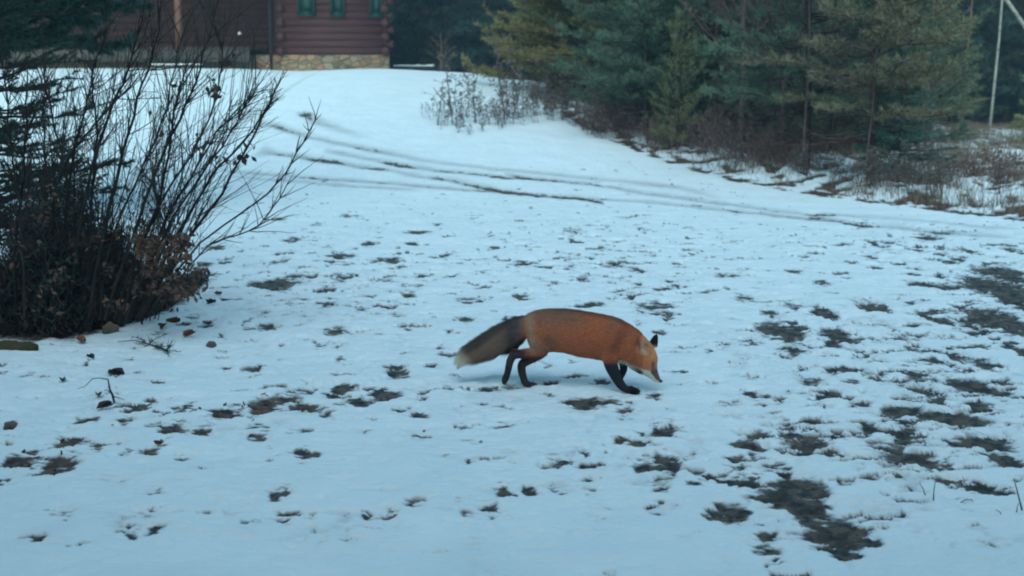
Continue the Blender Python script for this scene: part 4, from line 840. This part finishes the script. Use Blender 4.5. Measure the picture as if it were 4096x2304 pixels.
# ears: thin cupped shells
def ear(bm, base1, base2, tip, w_, bulge, th=.006, wdir=-1):
    a = fp(*base1, w_); b = fp(*base2, w_); t_ = fp(*tip, w_ + wdir * .004); rows = 7; cols = 7; G1 = []; G2 = []
    for i in range(rows):
        s = i / (rows - 1); wdt = (1 - s ** 1.9) ** .75 if s < 1 else 0.02
        mid = (a + b) / 2 * (1 - s) + t_ * s
        r1 = []; r2 = []
        for j in range(cols):
            q = (j / (cols - 1) - .5) * 2; p_ = mid + (b - a) / 2 * q * max(wdt, .05) + np.array([0, 1, 0]) * (-wdir) * bulge * (1 - q * q) * (1 - s * .6)
            r1.append(bm.verts.new(p_)); r2.append(bm.verts.new(p_ + np.array([0, 1., 0]) * (-wdir) * th))
        G1.append(r1); G2.append(r2)
    for i in range(rows - 1):
        for j in range(cols - 1):
            bm.faces.new((G1[i][j], G1[i][j + 1], G1[i + 1][j + 1], G1[i + 1][j])); bm.faces.new((G2[i][j], G2[i + 1][j], G2[i + 1][j + 1], G2[i][j + 1]))
    for i in range(rows - 1):
        for j in (0, cols - 1): bm.faces.new((G1[i][j], G1[i + 1][j], G2[i + 1][j], G2[i][j]) if j else (G1[i][j], G2[i][j], G2[i + 1][j], G1[i + 1][j]))
    for j in range(cols - 1):
        bm.faces.new((G1[0][j], G2[0][j], G2[0][j + 1], G1[0][j + 1])); bm.faces.new((G1[-1][j], G1[-1][j + 1], G2[-1][j + 1], G2[-1][j]))
ear(bm, (2078, 668), (2200, 672), (2150, 520), -.050, .014, .006, -1)
ear(bm, (2178, 560), (2262, 615), (2264, 458), .022, .010, .007, 1)
bmesh.ops.recalc_face_normals(bm, faces=bm.faces)
me = bpy.data.meshes.new('fox_raw'); bm.to_mesh(me); bm.free()
raw = bpy.data.objects.new('fox_raw', me); COL.objects.link(raw)
md = raw.modifiers.new('r', 'REMESH'); md.mode = 'VOXEL'; md.voxel_size = .0036
md = raw.modifiers.new('s', 'SMOOTH'); md.factor = .5; md.iterations = 11
dg = bpy.context.evaluated_depsgraph_get(); ev = raw.evaluated_get(dg); fm = bpy.data.meshes.new_from_object(ev); bpy.data.objects.remove(raw)
fm.name = 'body'
nv_ = len(fm.vertices); co = np.empty(nv_ * 3); fm.vertices.foreach_get('co', co); co = co.reshape(-1, 3); no = np.empty(nv_ * 3); fm.vertices.foreach_get('normal', no); no = no.reshape(-1, 3)
def fox_uv(c_):
    a, b = pix(c_[:, 0], c_[:, 1], c_[:, 2]); return (a - 1750) * 2.576, (b - 1150) * 2.576
def fox_color(c_, nrm, jit=0.):
    u, v = fox_uv(c_); w_ = c_[:, 1] - (5.93 + (1900 - u) * 9.0e-5)
    n = fbm(u / 60., v / 60., 3) * .5; uu = u + 26 * n; vv = v + 26 * n
    S = lambda x, a, b: smooth((x - a) / (b - a))
    C = np.empty((len(u), 3)); 
    def mix(col, f): 
        nonlocal C
        f = np.clip(f, 0, 1)[:, None]; C = C * (1 - f) + np.array(col) * f
    C[:] = (.58, .178, .088)
    topline = np.interp(uu, [900, 1100, 1400, 1800, 2000, 2160], [270, 208, 215, 285, 380, 500])
    hgt = (vv - topline)
    mix((.29, .165, .115), .82 * (1 - S(hgt, 60, 250)) * (1 - S(uu, 1350, 1700)) * S(uu, 960, 1060))      # grey saddle
    mix((.25, .145, .095), .7 * np.exp(-((uu - 1180) / 90.) ** 2 - ((vv - 560) / 110.) ** 2))
    mix((.46, .30, .20), .9 * np.exp(-((uu - (965 + (vv - 300) * .12)) / 48.) ** 2) * (vv < 640))    # pale rump bar
    mix((.26, .165, .115), .7 * np.exp(-((uu - 1050) / 80.) ** 2 - ((vv - 640) / 60.) ** 2))
    mix((.22, .085, .055), .6 * (1 - S(hgt, 10, 50)) * S(uu, 1100, 1300) * (1 - S(uu, 1900, 2000)))
    mix((.32, .17, .12), .6 * np.exp(-((uu - 1820 + (vv - 380) * .35) / 50.) ** 2 - ((vv - 380) / 80.) ** 2))   # light shoulder bar
    mix((.28, .085, .06), .65 * np.exp(-((uu - 1900 + (vv - 500) * .5) / 60.) ** 2 - ((vv - 520) / 170.) ** 2))
    mix((.62, .165, .08), .5 * np.exp(-((uu - 1620) / 110.) ** 2 - ((vv - 470) / 90.) ** 2))
    # face
    head = S(uu + (vv - 500) * .45, 2050, 2230)
    mix((.58, .205, .09), head)
    mix((.68, .26, .12), head * .7 * np.exp(-((uu - 2250) / 40.) ** 2 - ((vv - 690) / 90.) ** 2))
    jaw = np.interp(u, [1830, 1930, 2000, 2060, 2110, 2150, 2190, 2220, 2250, 2290], [725, 757, 800, 825, 848, 850, 868, 900, 940, 966])
    mix((.85, .78, .68), S(v, 0, 1) * 1.0 * S(v - jaw, -24, 2) * (u > 1790) * (u < 2300) * (v < 985) * (w_ > -.075) * np.where(u < 1870, (w_ > -.02), 1))
    mix((.85, .78, .68), 1.0 * np.exp(-((u - 2165) / 52.) ** 2 - ((v - 876) / 26.) ** 2))
    mix((.09, .06, .055), .95 * np.exp(-(((u - 2222) + (v - 790) * .05) / 20.) ** 2 - ((v - 785) / 44.) ** 2))
    mix((.16, .085, .07), S(v, 800, 850) * (1 - S(v - jaw, -16, 4)) * (u > 2200))
    # ears
    near_ear = (w_ < -.044) & (v < 690) & (u > 2060) & (u < 2215)
    mix((.40, .38, .33), near_ear * np.exp(-(((u - 2143) / 44.) ** 2 + ((v - 608) / 72.) ** 2) ** 2))
    mix((.10, .11, .11), near_ear * .8 * np.exp(-(((u - 2148) / 24.) ** 2 + ((v - 590) / 34.) ** 2) ** 2))
    mix((.05, .03, .03), (w_ < -.03) * .75 * np.exp(-(((u - 2078) / 18.) ** 2 + ((v - 575) / 70.) ** 2)))
    mix((.012, .012, .014), (w_ > 0) * S(-v, -606, -570) * S(u + (560 - v) * .4, 2178, 2200) * (v < 610))
    # tail
    tl = 1 - S(uu + (vv - 420) * .12, 868, 925); tl = tl * ((v < 615 + (900 - u) * .75) | (u < 640))
    tl = tl * (1 - ((u > 640) & (v > 640 + (740 - u) * .42) ))
    mix((.27, .175, .13), tl)
    mix((.075, .060, .075), tl * .8 * np.exp(-((uu - 810) / 80.) ** 2))
    s_ax = (900 - u) * .80 + (v - 400) * .60; acr = (v - 400) * .80 - (900 - u) * .60 
    mix((.34, .21, .14), tl * S(s_ax, 400, 620) * .85)
    mix((.05, .045, .05), tl * S(acr, 38, 90) * (1 - S(s_ax, 700, 760)) * .8)
    mix((.06, .05, .055), tl * (1 - S(acr, -130, -88)) * .7 * (1 - S(s_ax, 640, 720)))
    mix((.58, .47, .37), tl * S(s_ax + 25 * n, 560, 650))
    mix((.85, .76, .64), tl * S(s_ax + 25 * n, 630, 700))
    # legs
    L1 = (1 - S(uu, 890, 1010)) * S(v, 625, 640) * (u > 610) * (1 - (tl > .5))
    mix((.055, .035, .042), L1)
    mix((.060, .034, .036), S(v, 668, 715) * (u > 850) * (1 - S(uu, 1040, 1180)) * .85)
    mix((.075, .055, .055), (v > 745) * (u > 790) * (u < 1100))
    mix((.030, .026, .034), (1 - S(uu, 730, 900)) * (v > 800) * (u > 600))
    F_ = S(vv, 700, 800) * (u > 1600) * (u < 2120) * ~((w_ > -.028) & (v < 860) & (u > 1850) & (w_ < .012)) * (v > jaw + 3)
    mix((.028, .026, .036), np.maximum(F_, (u > 1600) * (u < 2120) * S(v, 830, 870) * (v > jaw + 20)))
    mix((.012, .012, .016), np.exp(-((u - 2300) / 12.) ** 2 - ((v - 952) / 12.) ** 2) * 1.5)
    return np.clip(C, .004, 1)
col = fox_color(co, no)
a_ = fm.color_attributes.new('Col', 'FLOAT_COLOR', 'POINT'); a_.data.foreach_set('color', np.hstack([col, np.ones((nv_, 1))]).ravel())
fm.materials.clear(); fm.materials.append(M_FUR)
for p_ in fm.polygons: p_.use_smooth = True
FO = np.array([.35 * 0 + fp(1500, 1000)[0], 5.95, 0.]); 
fox = empty('fox', FO - np.array([0, 0, .006]), 'red fox walking right across the snow with its nose to the ground', 'fox')
fb = bpy.data.objects.new('body', fm); COL.objects.link(fb); fb.parent = fox; fb.location = -Vector(FO)
# fur
rg = np.random.default_rng(2); fm.calc_loop_triangles(); nt_ = len(fm.loop_triangles); tv = np.empty(nt_ * 3, int); fm.loop_triangles.foreach_get('vertices', tv); tv = tv.reshape(-1, 3)
A_, B_, C_ = co[tv[:, 0]], co[tv[:, 1]], co[tv[:, 2]]; ar = np.linalg.norm(np.cross(B_ - A_, C_ - A_), axis=1)
NF = 110000; k = rg.choice(nt_, NF, p=ar / ar.sum()); r1 = rg.uniform(size=(NF, 1)); r2 = rg.uniform(size=(NF, 1)); sw = (r1 + r2) > 1; r1 = np.where(sw, 1 - r1, r1); r2 = np.where(sw, 1 - r2, r2)
pb = A_[k] + (B_[k] - A_[k]) * r1 + (C_[k] - A_[k]) * r2; pn = no[tv[k, 0]]
u, v = fox_uv(pb); cf = fox_color(pb, pn)
flow = np.tile(np.array([-1., 0, -.25]), (NF, 1))
leg = (v > 745) | ((v > 640) & (u < 900) & (u > 640)); tailm = (u < 860) & ~leg & (v < 640 + (900 - u) * .6)
headm = (u + (v - 500) * .45 > 2110)
flow[leg] = (-.2, 0, -1); flow[tailm] = (-.82, 0, -.5); flow[headm] = (-.5, 0, .35); flow[(u > 1850) & ~headm] = (-.75, 0, -.1)
flow += rg.normal(0, .18, flow.shape); flow -= pn * np.sum(flow * pn, 1, keepdims=True); flow /= (np.linalg.norm(flow, axis=1, keepdims=True) + 1e-6)
ln = np.where(leg, .006, np.where(tailm, .040, np.where(headm, .006, .019))) * rg.uniform(.45, 1.35, NF)
ln = np.where((u > 2000) & (u < 2130) & (v > 560), .022, ln)
ln = np.where(headm & (u > 2200), .003, ln); ln = np.where((u > 2060) & (v < 690) & headm, .003, ln)
d = (flow * .95 + pn * np.where(tailm, .36, .28)[:, None]); d /= np.linalg.norm(d, axis=1, keepdims=True)
m = MB(); m.blades(pb - pn * .001, d * ln[:, None], .0024, side=np.cross(d, pn) + rg.normal(0, .2, d.shape), c=np.clip(cf * (rg.uniform(.7, 1.3, (NF, 1)) * (1 + .28 * fbm(u / 16., v / 9., 2))[:, None]), 0, 1))
o = m.build('fur', M_FUR); o.parent = fox; o.location = -Vector(FO)
def ball(name, c_, r, m_, sc=(1, 1, 1)):
    b_ = bmesh.new(); bmesh.ops.create_uvsphere(b_, u_segments=16, v_segments=12, radius=r); me_ = bpy.data.meshes.new(name); b_.to_mesh(me_); b_.free(); me_.materials.append(m_)
    for p_ in me_.polygons: p_.use_smooth = True
    o_ = bpy.data.objects.new(name, me_); COL.objects.link(o_); o_.parent = fox; o_.location = Vector(c_) - Vector(FO); o_.scale = sc; return o_
M_EYE = mat('eye', (.02, .012, .008), .1, .8); M_NOSE = mat('nose_skin', (.012, .012, .016), .35, .5)
ball('eye', fp(2226, 752, -.030), .0075, M_EYE); ball('eye', fp(2226, 752, .030), .0075, M_EYE)
ball('nose', fp(2300, 952, -.001), .0095, M_NOSE, (1.0, 1.1, .8))
# thin blue haze volume, added to lift the blacks with distance
hm = bpy.data.materials.new('haze'); hm.use_nodes = True; hm.node_tree.nodes.remove(hm.node_tree.nodes['Principled BSDF'])
pv = hm.node_tree.nodes.new('ShaderNodeVolumePrincipled'); pv.inputs['Color'].default_value = (.55, .8, 1, 1); pv.inputs['Density'].default_value = .0021
hm.node_tree.links.new(pv.outputs[0], hm.node_tree.nodes['Material Output'].inputs['Volume'])
m = MB(); m.box(-90, 90, -40, 100, -3, 22); hz = m.build('haze', hm, color=False); tag(hz, kind='stuff')
order_labels('dry weeds on the snow slope', 'dry weed with seed heads, {n} from the left in the clump on the snow slope')
order_labels('dry weeds along the verge', 'dry weed on the verge {m}, {n} from the left there', [(2200, 'before the golden pines'), (2450, 'by the low brown brambles'), (2710, 'in front of the young pine'), (3000, 'by the purple brambles'), (3225, 'at the thick dark trunk'), (3440, 'left of the reddish trunk'), (3620, 'by the small spruce'), (3850, 'below the thin brown trunk'), (4050, 'below the birches')])
order_labels('dark spruces behind the cabin', 'dark spruce in the wood right of the cabin, {n} from the left')
order_labels('dark spruces behind the verge pines', 'dark spruce deep behind the verge pines, {n} from the left')
order_labels('dark spruces behind the birches', 'dark spruce in the wood behind the birches, {n} from the left')
order_labels('dark spruces behind the cabin roof', 'dark spruce behind the cabin roof, {n} from the left')
print('objects', len(bpy.data.objects))
